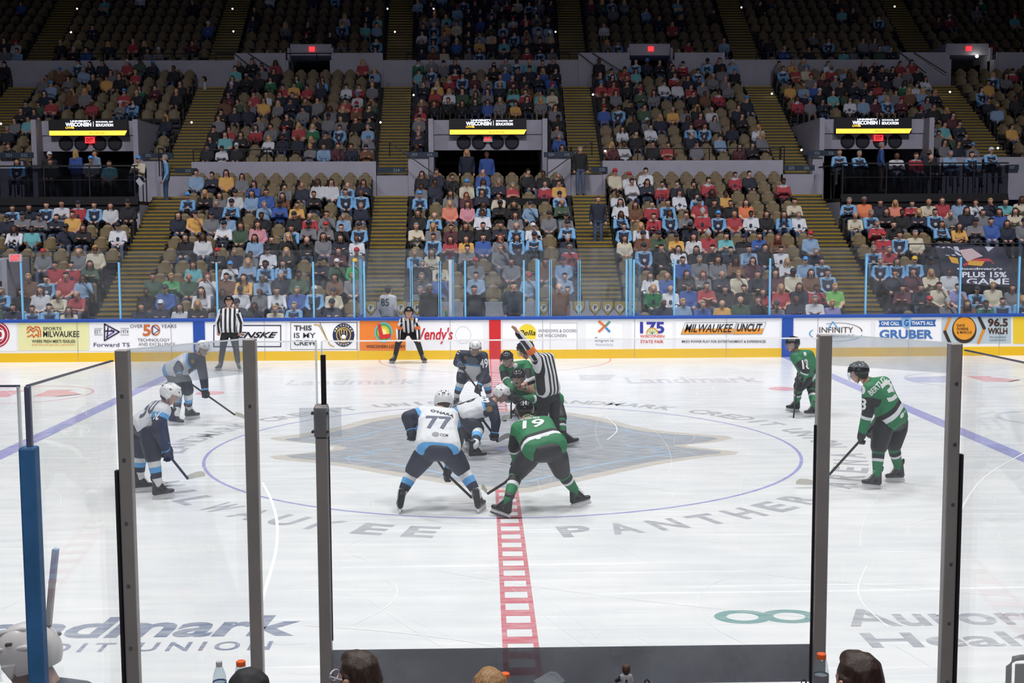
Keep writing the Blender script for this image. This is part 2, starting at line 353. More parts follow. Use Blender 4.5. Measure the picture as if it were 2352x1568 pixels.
def T(par, s, x0, v0, x1, v1, c, d=.008, Y=None, name='sign_lettering', mat=None, **k):
    vs, fs = nrm(s, **k); b = MB(); f = (lambda x, v: AT(x, v, d)) if Y is None else (lambda x, v: at(x, v, Y))
    A, B_, D_ = f(x0, v1), f(x1, v1), f(x0, v0)
    b.add([A+(B_-A)*x+(D_-A)*y for x, y in vs], fs, mat or col(c, .4))
    return b.build(name, par, off=par.matrix_world.translation if par.parent is None else par.parent.location)
def disc(par, cx, cv, r, c, d=.006, r0=0, a0=0, a1=360, ry=None, n=40, name='sign_emblem', m=None):
    ry = ry or r; b = MB(); m = m or col(c, .4)
    for i in range(n):
        A = math.radians(a0+(a1-a0)*i/n); B_ = math.radians(a0+(a1-a0)*(i+1)/n)
        P = [AT(cx+k*r*math.cos(t), cv-k*ry*math.sin(t), d) for k, t in ((r0, A), (1, A), (1, B_), (r0, B_))]
        b.add(P if r0 else P[:3], [tuple(range(4 if r0 else 3))], m)
    return child(b, name, DB) if par is DB else b.build(name, par, off=DB.location)
def polyp(par, pts, c, d=.008, name='sign_emblem'):
    b = MB(); b.add([AT(x, v, d) for x, v in pts], [tuple(range(len(pts)))], col(c, .4)); return b.build(name, par, off=DB.location)
def lines(par, segs, w, c, d=.009, name='sign_emblem'):
    b = MB(); m = col(c, .4)
    for pl in segs:
        for (xa, va), (xb, vb) in zip(pl[:-1], pl[1:]):
            L = math.hypot(xb-xa, vb-va) or 1; nx, nv = -(vb-va)/L*w/2, (xb-xa)/L*w/2; ex, ev = (xb-xa)/L*w*.3, (vb-va)/L*w*.3
            b.add([AT(xa+nx-ex, va+nv-ev, d), AT(xa-nx-ex, va-nv-ev, d), AT(xb-nx+ex, vb-nv+ev, d), AT(xb+nx+ex, vb+nv+ev, d)], [(0, 1, 2, 3)], m)
    return b.build(name, par, off=DB.location)
s = sign(-60, 740, 38, 806, 'FAFAFC', 'white sign with round red seal at the left frame edge'); disc(s, -8, 768, 30, 'B2243A'); disc(s, -8, 768, 27, 'F2E8EA', .007, .93); T(s, '100', -36, 757, 10, 779, 'FAFAFC', bold=.03); disc(s, -8, 768, 19, 'F2E8EA', .009, .92)
s = sign(42, 739, 204, 805, 'F0EDB0', 'pale yellow sign with orange wave mark')
lines(s, [[(62, 757), (64, 752), (70, 750), (76, 755), (82, 750), (90, 752), (93, 760), (93, 773)], [(62, 764), (65, 762), (70, 756), (76, 762), (83, 756), (88, 760), (88, 774)], [(63, 773), (70, 771), (74, 768), (77, 774), (83, 768), (88, 773)]], 2.6, 'E0682C')
T(s, 'SPORTS', 99, 751, 141, 758, '35353A', bold=.01); T(s, 'MILWAUKEE', 99, 760, 182, 774, '2C2C30', bold=.02); T(s, 'WHERE FRESH MEETS FEARLESS', 73, 780, 173, 787, '33332E', bold=.03); T(s, 'SPORTSMILWAUKEE.ORG | #SPORTSMKE', 73, 790, 173, 795, 'D8905A')
s = sign(206, 740, 443, 806, 'FAFAFC', 'white sign with purple triangle mark and copper fifty')
T(s, 'EST.', 217, 757, 234, 766, '4A4A58'); T(s, '1974', 278, 757, 295, 766, '4A4A58'); lines(s, [[(217, 754), (235, 754)], [(217, 769), (235, 769)], [(277, 754), (296, 754)], [(277, 769), (296, 769)]], 1, '6A6A74')
lines(s, [[(240, 744), (240, 782), (274, 762), (240, 744)], [(241, 760), (262, 760)], [(248, 752), (246, 776)]], 3.2, '33304E'); lines(s, [[(244, 774), (262, 762), (255, 757)]], 2.6, '6A3C9A')
T(s, 'Forward TS', 215, 787, 298, 796, '4E4672', bold=.01); T(s, 'OVER', 299, 745, 328, 753, '55556A'); T(s, 'YEARS', 370, 745, 405, 753, '55556A')
T(s, '5', 328, 745, 346, 772, 'D0723C', bold=.05); disc(s, 357, 758, 11, 'C87848', r0=.72, ry=13); lines(s, [[(350, 748), (351, 768), (365, 758), (350, 748)]], 2, '5A4A78')
T(s, 'TECHNOLOGY', 316, 777, 390, 784, '4A4A58'); T(s, 'AND EXCELLENCE', 318, 787, 402, 794, '5A5A66')
s = sign(472, 740, 655, 806, 'FAFAFC', 'white sign with dark rounded frame'); T(s, 'PENSKE', 528, 762, 638, 776, '1C1C20', bold=.03, shear=.45)
b = MB(); rim(b, 490, 746, 646, 797, 2.4, col('2C2F4A')); b.build('sign_frame', s, off=DB.location)
s = sign(660, 740, 822, 806, 'FAFAFC', 'white sign with round baseball glove badge')
b = MB(); rim(b, 667, 740, 820, 803, 1.2, col('70706A')); b.build('sign_frame', s, off=DB.location)
for i, t in enumerate(('THIS', 'IS MY', 'CREW')): T(s, t, 675, 747+i*17, (716, 725, 727)[i], 759+i*17, '4A4A4C', bold=.03)
lines(s, [[(722, 745), (733, 747)], [(733, 747), (758, 792), (767, 796)]], 2.2, 'C8A040'); lines(s, [[(735, 742), (756, 790)]], 1.4, '55555A')
disc(s, 789, 769, 25, '232B4E', ry=27); disc(s, 789, 769, 17, 'D9B45A', .008, .88, ry=18); disc(s, 789, 773, 5, 'FAFAFC', .010); lines(s, [[(780, 768), (779, 758), (784, 756), (785, 766)], [(785, 756), (790, 756), (790, 766)], [(791, 757), (796, 758), (797, 768), (792, 781), (785, 781), (780, 768)]], 2, 'D9B45A')
def arct(par, s_, cx, cv, r, ry, a0, a1, h, c, flip=False):
    b = MB(); m = col(c, .4)
    for i, ch in enumerate(s_):
        a = math.radians(a0+(a1-a0)*(i+.5)/len(s_)); vs, fs = nrm(ch, bold=.02); R = (-math.sin(a), -math.cos(a)); U = (math.cos(a), -math.sin(a))
        if not flip: R = (-R[0], -R[1])
        else: U = (-U[0], -U[1])
        X, V = cx+r*math.cos(a), cv-ry*math.sin(a)
        b.add([AT(X+(-R[0] if 0 else R[0])*(x-.5)*h*.8+U[0]*(y-.5)*h, V+R[1]*-1*(x-.5)*h*.8*-1+U[1]*(y-.5)*h, .011) for x, y in vs], fs, m)
    b.build('sign_lettering', par, off=DB.location)
arct(s, 'MILWAUKEE', 789, 769, 21.2, 22.5, 165, 15, 4.6, 'F0E8D0'); arct(s, 'BREWERS', 789, 769, 21.2, 22.5, 215, 325, 4.6, 'F0E8D0', True)
s = sign(826, 737, 932, 805, 'F08430', 'orange sign with round rainbow badge'); 
for r_, c_ in ((21, '78B8C8'), (17.5, '4A9C50'), (14, 'B8C850'), (10.5, 'F2D43C'), (6.5, 'F8F0A8')): disc(s, 881, 763, r_, c_, .006+.001*(21-r_)/4, ry=r_*1.12)
polyp(s, [(867, 745), (874, 743), (880, 768), (899, 766), (897, 776), (872, 779)], 'D83030', .012); T(s, 'WISCONSIN LOTTERY', 841, 792, 931, 799, '3A2414', bold=.02)
s = sign(950, 740, 1110, 806, 'FAFAFC', 'white sign with red script lettering'); T(s, "Wendy's", 948, 752, 1040, 790, 'D02838', bold=.02, shear=.18)
disc(s, 1064, 769, 18, 'C8CCD6', .006, .95, ry=20)
s = sign(1155, 742, 1325, 803, 'FAFAFC', 'white sign with yellow disc'); disc(s, 1211, 766, 21, 'F4D838', ry=22); T(s, 'Pella', 1192, 758, 1230, 770, '26262A', bold=.015, shear=.25)
T(s, 'WINDOWS & DOORS', 1236, 756, 1324, 763, '6A6A70'); T(s, 'OF WISCONSIN', 1236, 767, 1301, 774, '6A6A70')
b = MB(); rim(b, 1263, 741, 1326, 807, 1, col('C0C0C4')); b.build('sign_frame', s, off=DB.location)
s = sign(1345, 742, 1430, 804, 'FAFAFC', 'white sign with four coloured bars forming a cross')
lines(s, [[(1376, 738), (1389, 749), (1376, 761)]], 5, 'E87838'); lines(s, [[(1392, 747), (1400, 739)]], 5, '5A9878'); lines(s, [[(1392, 753), (1400, 761)]], 5, '4A8CC8')
T(s, 'Experis', 1367, 774, 1409, 787, '5A7A9A'); T(s, 'ManpowerGroup', 1368, 789, 1408, 795, '9AA8B8')
s = sign(1450, 740, 1545, 804, 'FAFAFC', 'white sign with blue numerals above orange lettering')
T(s, '175', 1470, 739, 1526, 766, '3A3CA0', bold=.05); disc(s, 1498, 766, 14, 'F0A040', .012, .78, 0, 180); disc(s, 1498, 766, 11, 'F4F0C8', .0125, 0, 0, 180)
lines(s, [[(1498, 766), (1498+13*math.cos(a), 766-13*math.sin(a))] for a in (.5, 1, 1.57, 2.1, 2.6)], 1.2, '6A9C50', .014)
T(s, 'WISCONSIN', 1470, 769, 1526, 775, 'D85030', bold=.02); T(s, 'STATE FAIR', 1471, 781, 1524, 788, 'D85030', bold=.02)
s = sign(1552, 738, 1790, 806, 'FAFAFC', 'white sign with slanted orange banner lettering')
for x0, x1 in ((1564, 1684), (1684, 1752)):
    lines(s, [[(x0, 768), (x0+10, 741), (x1+8, 740), (x1-2, 767), (x0, 768)]], 1, '8A8A8A'); polyp(s, [(x0+1, 767), (x0+6, 755), (x1+2, 754), (x1-2, 766)], 'F0A040', .006)
T(s, 'MILWAUKEE', 1572, 744, 1684, 763, '2A2A2C', bold=.03, shear=.4, d=.012); T(s, 'UNCUT', 1692, 743, 1752, 761, '2A2A2C', bold=.03, shear=.4, d=.012)
T(s, "MKE'S POWER PLAY FOR ENTERTAINMENT & EXPERIENCES", 1566, 781, 1759, 787, '3A3A3C', bold=.02)
s = sign(1824, 737, 2000, 802, 'FAFAFC', 'white sign with oval swoosh and blue roof line')
T(s, 'INFINITY', 1882, 751, 1960, 764, '5A4028', bold=.005); T(s, 'INTERIORS', 1888, 768, 1962, 775, '70706C'); disc(s, 1925, 761, 56, '6A4A28', .006, .955, 0, 120, ry=20); disc(s, 1920, 766, 62, '48A8C8', .006, .95, 150, 350, ry=18)
lines(s, [[(1900, 757), (1913, 739), (1927, 757)]], 2.5, '5AA8DC')
s = sign(2010, 737, 2160, 802, 'FAFAFC', 'white sign with blue ribbon and shield')
polyp(s, [(2018, 736), (2150, 734), (2147, 742), (2150, 749), (2018, 750), (2021, 743)], '3468B0', .006); T(s, 'ONE CALL', 2024, 738, 2066, 747, 'F2F4F8', bold=.03, d=.01); T(s, "THAT'S ALL", 2094, 737, 2144, 746, 'F2F4F8', bold=.03, d=.01)
polyp(s, [(2071, 731), (2082, 727), (2093, 731), (2092, 748), (2082, 755), (2072, 748)], '8AB8E0', .011); T(s, 'G', 2077, 733, 2087, 749, '2A5090', bold=.03, d=.013); T(s, 'GRUBER', 2020, 757, 2143, 778, '4A78B8', bold=.04)
s = sign(2163, 724, 2322, 788, 'BCCDD6', 'light blue sign with orange puck between two sticks')
disc(s, 2215, 757, 28, '3A2A1C', ry=31); disc(s, 2215, 754, 25, 'F0A030', .008, ry=26); [T(s, t, 2198, 744+i*8, (2216, 2224, 2232)[i], 750+i*8, '3A2A1C', bold=.02, d=.012) for i, t in enumerate(('DAVE', 'DORENE', '& MARCUS'))]
lines(s, [[(2183, 727), (2170, 761), (2181, 786)]], 6, 'E89030', .01); lines(s, [[(2170, 761), (2181, 786)], [(2249, 729), (2261, 754)]], 7, '3A2A20', .011); lines(s, [[(2261, 754), (2247, 787)]], 6, 'E89030', .01)
T(s, '96.5', 2269, 731, 2315, 750, '4A2A1C', bold=.04); T(s, 'WKLH', 2269, 753, 2314, 767, '4A2A1C', bold=.04); T(s, "MILWAUKEE'S", 2273, 772, 2311, 776, '55555A'); T(s, 'CLASSIC ROCK', 2273, 779, 2311, 783, '55555A')
s = sign(2327, 722, 2480, 789, 'F6D234', 'plain yellow sign at the right frame edge')
# ---------------- far glass ----------------
GF = glass('rink_glass', (.955, .97, .985), .06, .7)
LB = M('post_blue', hx('7CC0E8'), .4); WPM = M('post_white', (.8, .82, .85), .4)
YG = 13.05
posts = [(-190, 602), (48, 602), (273, 602), (497, 602), (719, 601), (812, 600), (836, 600), (942, 600), (1007, 599), (1068, 599), (1203, 597), (1237, 597), (1262, 597), (1328, 596), (1439, 596), (1456, 596), (1549, 594), (1769, 593), (1990, 591), (2207, 590), (2342, 589), (2560, 588)]
FG = thing('rink_glass', 'far side rink glass on light blue posts above the white sponsor boards', 'rink glass', (0, 13.05, 1.12))
def fgp(o):
    l = o.location.copy(); o.parent = FG; o.location = l-FG.location
    for k in ('label', 'category', 'group'):
        if k in o: del o[k]
    return o
pxs = []
for i, (x, v) in enumerate(posts):
    P = at(x, v, YG); b = MB(); wd = .045 if x not in (942, 1007, 1262, 1328) else .02
    b.box((P.x-wd/2, YG-.03, 1.12), (P.x+wd/2, YG+.03, P.z), LB)
    if x in (942, 1007, 1262, 1328): b.box((P.x+.04, YG-.03, 1.12), (P.x+.06, YG+.03, P.z), LB)
    o = b.build('glass_post', loc=(P.x, YG, 1.12), off=(P.x, YG, 1.12))
    fgp(tag(o, 'post', 'glass post')); pxs.append(P.x)
b = MB(); P = at(1034, 597, YG+.2); b.box((P.x-.04, YG+.17, 1.12), (P.x+.04, YG+.23, P.z), WPM); fgp(tag(b.build('glass_post', loc=(P.x, YG+.2, 1.12), off=(P.x, YG+.2, 1.12)), 'thick white glass post beside the timekeepers', 'glass post'))
for i in range(len(pxs)-1):
    if pxs[i+1]-pxs[i] < .15: continue
    b = MB(); b.box((pxs[i]+.024, YG-.006, 1.1), (pxs[i+1]-.024, YG+.006, 2.9), GF)
    fgp(tag(b.build('glass_pane', loc=(pxs[i], YG, 1.1), off=(pxs[i], YG, 1.1)), 'clear pane of rink glass on the far boards, %s from the left' % ['first', 'second', 'third', 'fourth', 'fifth', 'sixth', 'seventh', 'eighth', 'ninth', 'tenth', 'eleventh', 'twelfth', 'thirteenth', 'fourteenth', 'fifteenth', 'sixteenth', 'seventeenth', 'eighteenth', 'nineteenth', 'twentieth', 'last'][i], 'glass pane', 'far rink glass'))
# penalty box back glass, posts, bench wall with shields
PBX0, PBX1 = at(835, 700, 14.55).x, at(1456, 700, 14.55).x
b = MB(); YP = 14.5
b.box((PBX0, YP, 0), (PBX1, YP+.08, 1.42), M('grey_wall', (.42, .43, .47), .7)); b.box((PBX0-.05, 13.1, 0), (PBX0, YP+.08, 1.12), CAPB); b.box((PBX1, 13.1, 0), (PBX1+.05, YP+.08, 1.12), CAPB)
pb = b.build('penalty_box_wall', loc=(0, YP, 0), off=(0, YP, 0)); tag(pb, 'grey penalty box back wall with row of yellow shield emblems', 'wall')
b = MB()
for x in [852, 885, 921, 958]+[1249, 1330, 1367, 1396, 1424, 1450]:
    P = at(x, 706, YP-.01); X, Z = P.x, P.z
    b.add([(X-.15, YP-.008, Z+.17), (X+.15, YP-.008, Z+.17), (X+.14, YP-.008, Z-.02), (X, YP-.008, Z-.2), (X-.14, YP-.008, Z-.02)][::-1], [(0, 1, 2, 3, 4)], col('C8A83C'))
    b.add([(X-.17, YP-.006, Z+.19), (X+.17, YP-.006, Z+.19), (X+.16, YP-.006, Z-.03), (X, YP-.006, Z-.22), (X-.16, YP-.006, Z-.03)][::-1], [(0, 1, 2, 3, 4)], col('4A4A44'))
    vs, fs = nrm('P', bold=.03); b.add([(X-.035+.08*x_, YP-.016, Z-.06+.12*y_) for x_, y_ in vs], fs, col('2A2A30')); b.add([(X+.09*p, YP-.012, Z-.01+.1*q_) for p, q_ in ring(20)][::-1], [tuple(range(20))], col('E8E8E0'))
b.build('shield_emblem', pb, off=(0, YP, 0))
for i, x in enumerate((828, 1039, 1233, 1448)):
    P = at(x, 600, 14.4); b = MB(); b.box((P.x-.04, 14.37, 0), (P.x+.04, 14.43, 2.6), LB); fgp(tag(b.build('glass_post', loc=(P.x, 14.4, 0), off=(P.x, 14.4, 0)), 'light blue post at the back of the penalty boxes, %s from left' % ('first', 'second', 'third', 'last')[i], 'glass post', 'penalty box posts'))
b = MB(); b.box((PBX0, 14.39, 1.3), (PBX1, 14.40, 2.9), GF); fgp(tag(b.build('glass_pane', loc=(0, 14.4, 1.3), off=(0, 14.4, 1.3)), 'long clear pane behind the penalty boxes', 'glass pane'))
for i, X in enumerate((PBX0, -1.15, 1.4, PBX1)):
    b = MB(); b.box((X-.005, 13.09, 1.12), (X+.005, 14.37, 2.6), GF); fgp(tag(b.build('glass_pane', loc=(X, 13.7, 1.12), off=(X, 13.7, 1.12)), 'clear side pane dividing the penalty boxes, %s from left' % ('first', 'second', 'third', 'last')[i], 'glass pane', 'penalty box side panes'))
# ---------------- tiers ----------------
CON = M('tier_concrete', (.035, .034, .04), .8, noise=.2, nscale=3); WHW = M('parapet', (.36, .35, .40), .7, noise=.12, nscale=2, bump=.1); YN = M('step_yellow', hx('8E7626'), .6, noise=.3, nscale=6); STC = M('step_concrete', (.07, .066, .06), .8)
ZL = lambda k: .2+.365*k; YL = lambda k: 15.0+.8*k
ZM = lambda k: 5.35+.41*k; YM = lambda k: 26.2+.8*k
ZU = lambda k: 10.2+.5*k; YU = lambda k: 35.8+.8*k
TI = {'lower': (ZL, YL, 13, .365), 'middle': (ZM, YM, 11, .41), 'upper': (ZU, YU, 10, .5)}
def aisles(y): t = y-15; return [-18.2-.085*t, -10.75-.055*t, -3.15-.04*t, 3.15+.03*t, 10.7+.045*t, 18.2+.07*t]
AW = .58
def cut(iv, a, b):
    o = []
    for x0, x1 in iv:
        if b <= x0 or a >= x1: o.append((x0, x1)); continue
        if a > x0: o.append((x0, a))
        if b < x1: o.append((b, x1))
    return o
def floors(t, k):
    iv = [(-27, 27)]
    if t == 'lower':
        A = aisles(YL(k))
        if k >= 9: iv = [(A[1]-AW-.05, A[4]+AW+.05)]
        if k in (2, 3): iv = cut(iv, -27, -13.8)
        if k == 0: iv = cut(iv, PBX0-.1, PBX1+.1)
    if t == 'middle' and k <= 4:
        for a, b in ((-16.7, -12.8), (-2.25, 2.05), (12.1, 16.4)): iv = cut(iv, a, b)
    if t == 'upper' and k <= 1:
        for a, b in ((-8.7, -6.9), (6.2, 8.0), (20.3, 22.2)): iv = cut(iv, a, b)
    return iv
def seats(t, k):   # list of (block index, [x positions])
    z, y, n, r = TI[t]; A = aisles(y(k)); ed = [-27]+A+[27]; out = []
    for bi in range(7):
        a = ed[bi]+(AW if bi else 0); b = ed[bi+1]-(AW if bi < 6 else 0); n_ = int((b-a-.04)/.53)
        X = [a+(b-a-n_*.53)/2+.53*(i+.5) for i in range(n_)]
        F = floors(t, k); X = [x for x in X if any(f[0]+.24 < x < f[1]-.24 for f in F)]
        out.append((bi, X))
    return out
for t, (z, y, n, r) in TI.items():
    b = MB()
    for k in range(n):
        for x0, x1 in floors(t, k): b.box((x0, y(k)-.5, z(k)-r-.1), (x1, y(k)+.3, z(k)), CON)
    struct(b.build('seating_tier'))
    for j in range(6):
        b = MB()
        for k in range(n-1):
            if t == 'lower' and k >= 8 and j in (0, 5): continue
            X = aisles(y(k))[j]
            for s in range(3):
                z1 = z(k)+r*(s+1)/3; y0 = y(k)+.3-.266*(3-s)+.0; 
                b.box((X-AW, y0, z(k)-.02), (X+AW, y(k)+.3+(.0 if s < 2 else .01), z1), STC)
                b.box((X-AW, y0-.012, z1-.055), (X+AW, y0+.05, z1+.004), YN)
        struct(b.build('aisle_stairs'))
# walls between tiers
b = MB()
def wallseg(b, x0, x1, y0, y1, z0, z1, m=WHW): b.box((x0, y0, z0), (x1, y1, z1), m)
L_ = aisles(25); 
for x0, x1 in ((L_[1]+AW, L_[2]-AW), (L_[3]+AW, L_[4]-AW)): wallseg(b, x0, x1, 25.0, 25.7, 4.3, 5.85)
for x0, x1 in ((L_[2]+AW, -2.25), (2.05, L_[3]-AW)): wallseg(b, x0, x1, 24.9, 25.7, 4.3, 6.1)
for x0, x1 in ((-27, L_[1]-AW), (L_[4]+AW, 27)):
    xs = cut([(x0, x1)], -16.8, -12.7); xs = [q for w_ in xs for q in cut([w_], 12.1, 16.4)]
    for q0, q1 in xs: wallseg(b, q0, q1, 25.3, 25.7, 4.4, 5.95)
for j in (1, 2, 3, 4): X = aisles(24)[j]; wallseg(b, X-AW-.02, X+AW+.02, 25.0, 25.75, 4.3, 5.34)
struct(b.build('wall_middle'))
b = MB(); xs = [(-27, 27)]
for a, c in ((-8.7, -6.9), (6.2, 8.0), (20.3, 22.2)): xs = cut(xs, a, c)
for x0, x1 in xs: wallseg(b, x0, x1, 34.55, 35.3, 9.3, 10.72)
struct(b.build('wall_upper'))
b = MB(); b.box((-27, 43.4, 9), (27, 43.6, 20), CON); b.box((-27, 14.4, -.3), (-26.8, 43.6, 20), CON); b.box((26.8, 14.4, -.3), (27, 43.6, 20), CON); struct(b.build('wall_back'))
for sx, x0, x1 in ((0, -27, aisles(22.4)[1]-AW-.1), (1, aisles(22.4)[4]+AW+.25, 17.6)):
    dk = thing('viewing_platform', ('left' if sx == 0 else 'right')+' side wheelchair platform with dark glass front above the lower seats', 'platform', ((x0+x1)/2, 22.3, 4.0))
    b = MB(); b.box((x0, 22.25, 3.4), (x1, 25.4, 4.28), WHW); b.build('platform_base', dk, off=dk.location)
    b = MB(); b.box((x0, 22.15, 4.1), (x1, 22.25, 4.55), M('blackpaint', (.012, .012, .014), .5)); b.box((x0, 22.1, 4.28), (x1, 25.3, 4.4), M('blackpaint')); b.build('fascia', dk, off=dk.location)
    b = MB(); b.box((x0, 22.19, 5.55), (x1, 22.23, 5.6), M('blackpaint')); b.box((x0, 22.19, 5.1), (x1, 22.22, 5.12), M('blackpaint'))
    for X in np.arange(x0+.05, x1+.1, 1.5): b.box((X-.02, 22.18, 4.4), (X+.02, 22.23, 5.6), M('blackpaint'))
    if x0 > 0: b.box((x0, 22.2, 5.55), (x0+.04, 25, 5.6), M('blackpaint'))
    b.build('railing', dk, off=dk.location)
    g = glass('smoked_glass', (.35, .36, .40), .01, .5) if sx == 0 else MC['smoked_glass']
    b = MB(); b.box((x0, 22.2, 4.5), (x1, 22.21, 5.5), g); b.build('glass_panel', dk, off=dk.location)
# portals with display screens
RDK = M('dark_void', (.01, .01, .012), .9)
LEDY = M('led_amber', (1.0, .50, .04), .5, emit=2.2); LEDW = M('led_white', (.8, .84, 1), .5, emit=2.2); EXR = M('exit_red', (1, .04, .05), .5, emit=1.3)
def portal(x0, x1, tag_):
    o = thing('entrance_portal', tag_, 'portal', ((x0+x1)/2, 26, 4.6)); O = o.location; c = (x0+x1)/2
    b = MB(); b.box((x0, 26.3, 6.9), (x1, 29.9, 7.42), WHW); b.box((x0-.12, 25.7, 4.4), (x0+.06, 29.9, 7.42), WHW); b.box((x1-.06, 25.7, 4.4), (x1+.12, 29.9, 7.42), WHW)
    b.box((x0, 26.34, 6.32), (x1, 26.55, 6.95), WHW); b.build('portal_shell', o, off=O)
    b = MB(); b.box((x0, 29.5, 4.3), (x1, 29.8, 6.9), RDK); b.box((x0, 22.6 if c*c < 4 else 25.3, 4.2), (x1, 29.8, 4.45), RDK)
    for i in range(5): X = x0+.3+(x1-x0-.6)*i/4; b.box((X-.02, 28.4, 4.45), (X+.02, 28.44, 6.3), col('4A4234'))
    b.box((x0, 28.38, 5.9), (x1, 28.46, 6.0), col('4A4234')); b.build('doorway', o, off=O)
    b = MB()
    for i in (-1.5, -.5, .5, 1.5):
        X = c+i*.56+(.05 if i > 0 else -.05); P = [(X+.27*p, 26.33, 6.60+.27*q_) for p, q_ in ring(24)]; b.add(P[::-1], [tuple(range(24))], RDK)
        for r_ in (.2, .13): b.add([(X+r_*p, 26.325-.001/r_, 6.60+r_*q_) for p, q_ in ring(20)][::-1], [tuple(range(20))], M('duct_inner', (.02+.03*(r_ < .15), .018, .03), .7))
    b.build('air_duct', o, off=O)
    b = MB(); b.box((c-1.42, 26.1, 6.86), (c+1.42, 26.3, 7.45), M('blackpaint')); s = b.build('display_screen', o, off=O)
    b = MB(); b.add([(c-1.4, 26.09, 6.88), (c+1.33, 26.09, 6.88), (c+1.42, 26.09, 7.05), (c-1.4, 26.09, 7.05)], [(0, 1, 2, 3)], LEDY); b.build('amber_strip', s, off=O)
    for t_, X0, X1, Z0, Z1, m in (('UNIVERSITY', -.62, .12, 7.36, 7.42, LEDW), ('WISCONSIN', -.80, .13, 7.20, 7.34, LEDW), ('UWM', -.80, -.5, 7.12, 7.19, LEDY), ('|', .2, .215, 7.2, 7.38, LEDW), ('SCHOOL OF', .30, .92, 7.34, 7.39, LEDW), ('EDUCATION', .30, .92, 7.2, 7.30, LEDW)):
        vs, fs = nrm(t_, bold=.03); b = MB(); b.add([(c+X0+(X1-X0)*x_, 26.085, Z0+(Z1-Z0)*y_) for x_, y_ in vs], fs, m); b.build('screen_lettering', s, off=O)
    vs, fs = nrm('EDUCATION', bold=.02); b = MB(); b.add([(c+.05+.55*x_, 26.083, 6.93+.06*y_) for x_, y_ in vs], fs, col('C87820')); b.build('screen_lettering', s, off=O)
    ex = thing('exit_sign', 'small lit red exit sign under the screen of the %s' % tag_.split(' with')[0], 'exit sign', (c+(.0 if c*c < 4 else (.25 if c > 0 else 0)), 26.28, 6.72))
    b = MB(); b.box((-.17, -.03, -.11), (.17, .03, .11), col('B8B0B0') if c*c < 4 else EXR); b.build('housing', ex)
    vs, fs = nrm('EXIT', bold=.04); b = MB(); b.add([(-.12+.24*x_, -.034, -.07+.14*y_) for x_, y_ in vs], fs, EXR if c*c < 4 else col('8A1018')); b.build('lettering', ex)
portal(-16.5, -12.9, 'left entrance portal with lit screen on its parapet, above the platform'); portal(-2.15, 1.95, 'centre entrance portal with lit screen on its parapet, two women below'); portal(12.2, 16.2, 'right entrance portal with lit screen on its parapet, above the platform')
# upper portals
for i, (a, c) in enumerate(((-8.7, -6.9), (6.2, 8.0), (20.3, 22.2))):
    o = thing('entrance_portal', ('left', 'right', 'far right')[i]+' small pale entrance box between upper seats with red sign', 'portal', ((a+c)/2, 35.4, 9.6)); O = o.location
    b = MB(); b.box((a, 35.2, 11.0), (c, 37.2, 11.5), WHW); b.box((a-.1, 35.0, 9.3), (a, 37.2, 11.3), WHW); b.box((c, 35.0, 9.3), (c+.1, 37.2, 11.3), WHW); b.build('portal_shell', o, off=O)
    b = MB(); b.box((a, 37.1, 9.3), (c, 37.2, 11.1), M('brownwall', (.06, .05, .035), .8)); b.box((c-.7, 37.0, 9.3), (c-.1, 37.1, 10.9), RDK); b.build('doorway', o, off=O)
    for s_, (p, q_) in enumerate(((a-2.3, a-.1), (c+.1, c+2.3))):
        b = MB(); b.box((p, 34.5, 9.4), (q_, 34.6, 11.02), WHW)
        if s_ == 0: b.tube([(q_-.2, 34.3, 10.1), (p+.6, 34.45, 11.0)], .02, M('blackpaint')); b.tube([(q_-1.1, 34.3, 10.1), (p, 34.45, 11.0)], .02, M('blackpaint'))
        b.build('flank_wall', o, off=O)
    ex = thing('exit_sign', 'small lit red exit sign on the %s upper entrance box' % ('left', 'right', 'far right')[i], 'exit sign', ((a+c)/2+.05, 35.15, 11.28)); b = MB(); b.box((-.12, 0, -.1), (.12, .04, .1), EXR); b.build('housing', ex)
# signage bands
def signband(x0, v0, x1, v1, Y, txts, where=''):
    where = {0: 'at the left photo edge', 325: 'beside the left platform', 402: 'under left stairs', 866: 'under centre left stairs', 935: 'left of centre portal', 1249: 'right of centre portal', 1358: 'under centre right stairs', 1800: 'under right stairs', 1856: 'left of right platform', 2310: 'at the far right'}[x0]
    P, Q = at(x0, v1, Y), at(x1, v0, Y); b = MB(); b.box((P.x, Y-.02, P.z), (Q.x, Y+.04, Q.z), M('sign_navy', (.02, .035, .06), .6))
    o = b.build('section_sign', loc=P, off=P); tag(o, 'dark blue section number sign reading %s, %s' % (' and '.join(t[0] for t in txts), where), 'sign')
    for s_, a, c in txts:
        vs, fs = nrm(s_, bold=.01); b = MB(); A, B_ = at(a, v1-3, Y), at(c, v0+3, Y)
        b.add([(A.x+(B_.x-A.x)*x_, Y-.03, A.z+(B_.z-A.z)*y_) for x_, y_ in vs], fs, M('sign_text', (.30, .33, .36), .6)); b.build('lettering', o, off=P)
signband(0, 350, 76, 363, 25.2, [('321', 14, 27), ('322', 49, 63)]); signband(325, 351, 398, 363, 25.2, [('322', 335, 347)])
signband(402, 386, 452, 398, 24.95, [('223', 426, 438)]); signband(866, 385, 930, 397, 24.95, [('224', 903, 918)])
signband(935, 349, 1006, 361, 24.85, [('323', 946, 958), ('324', 981, 993)]); signband(1249, 349, 1320, 361, 24.85, [('324', 1260, 1272), ('325', 1296, 1308)])
signband(1358, 383, 1395, 396, 24.95, [('225', 1376, 1389)]); signband(1800, 379, 1871, 392, 24.95, [('225', 1811, 1824), ('226', 1846, 1858)]); signband(1856, 345, 1925, 358, 25.2, [('325', 1870, 1882), ('326', 1902, 1914)]); signband(2310, 378, 2340, 390, 25.2, [('327', 2318, 2330)])
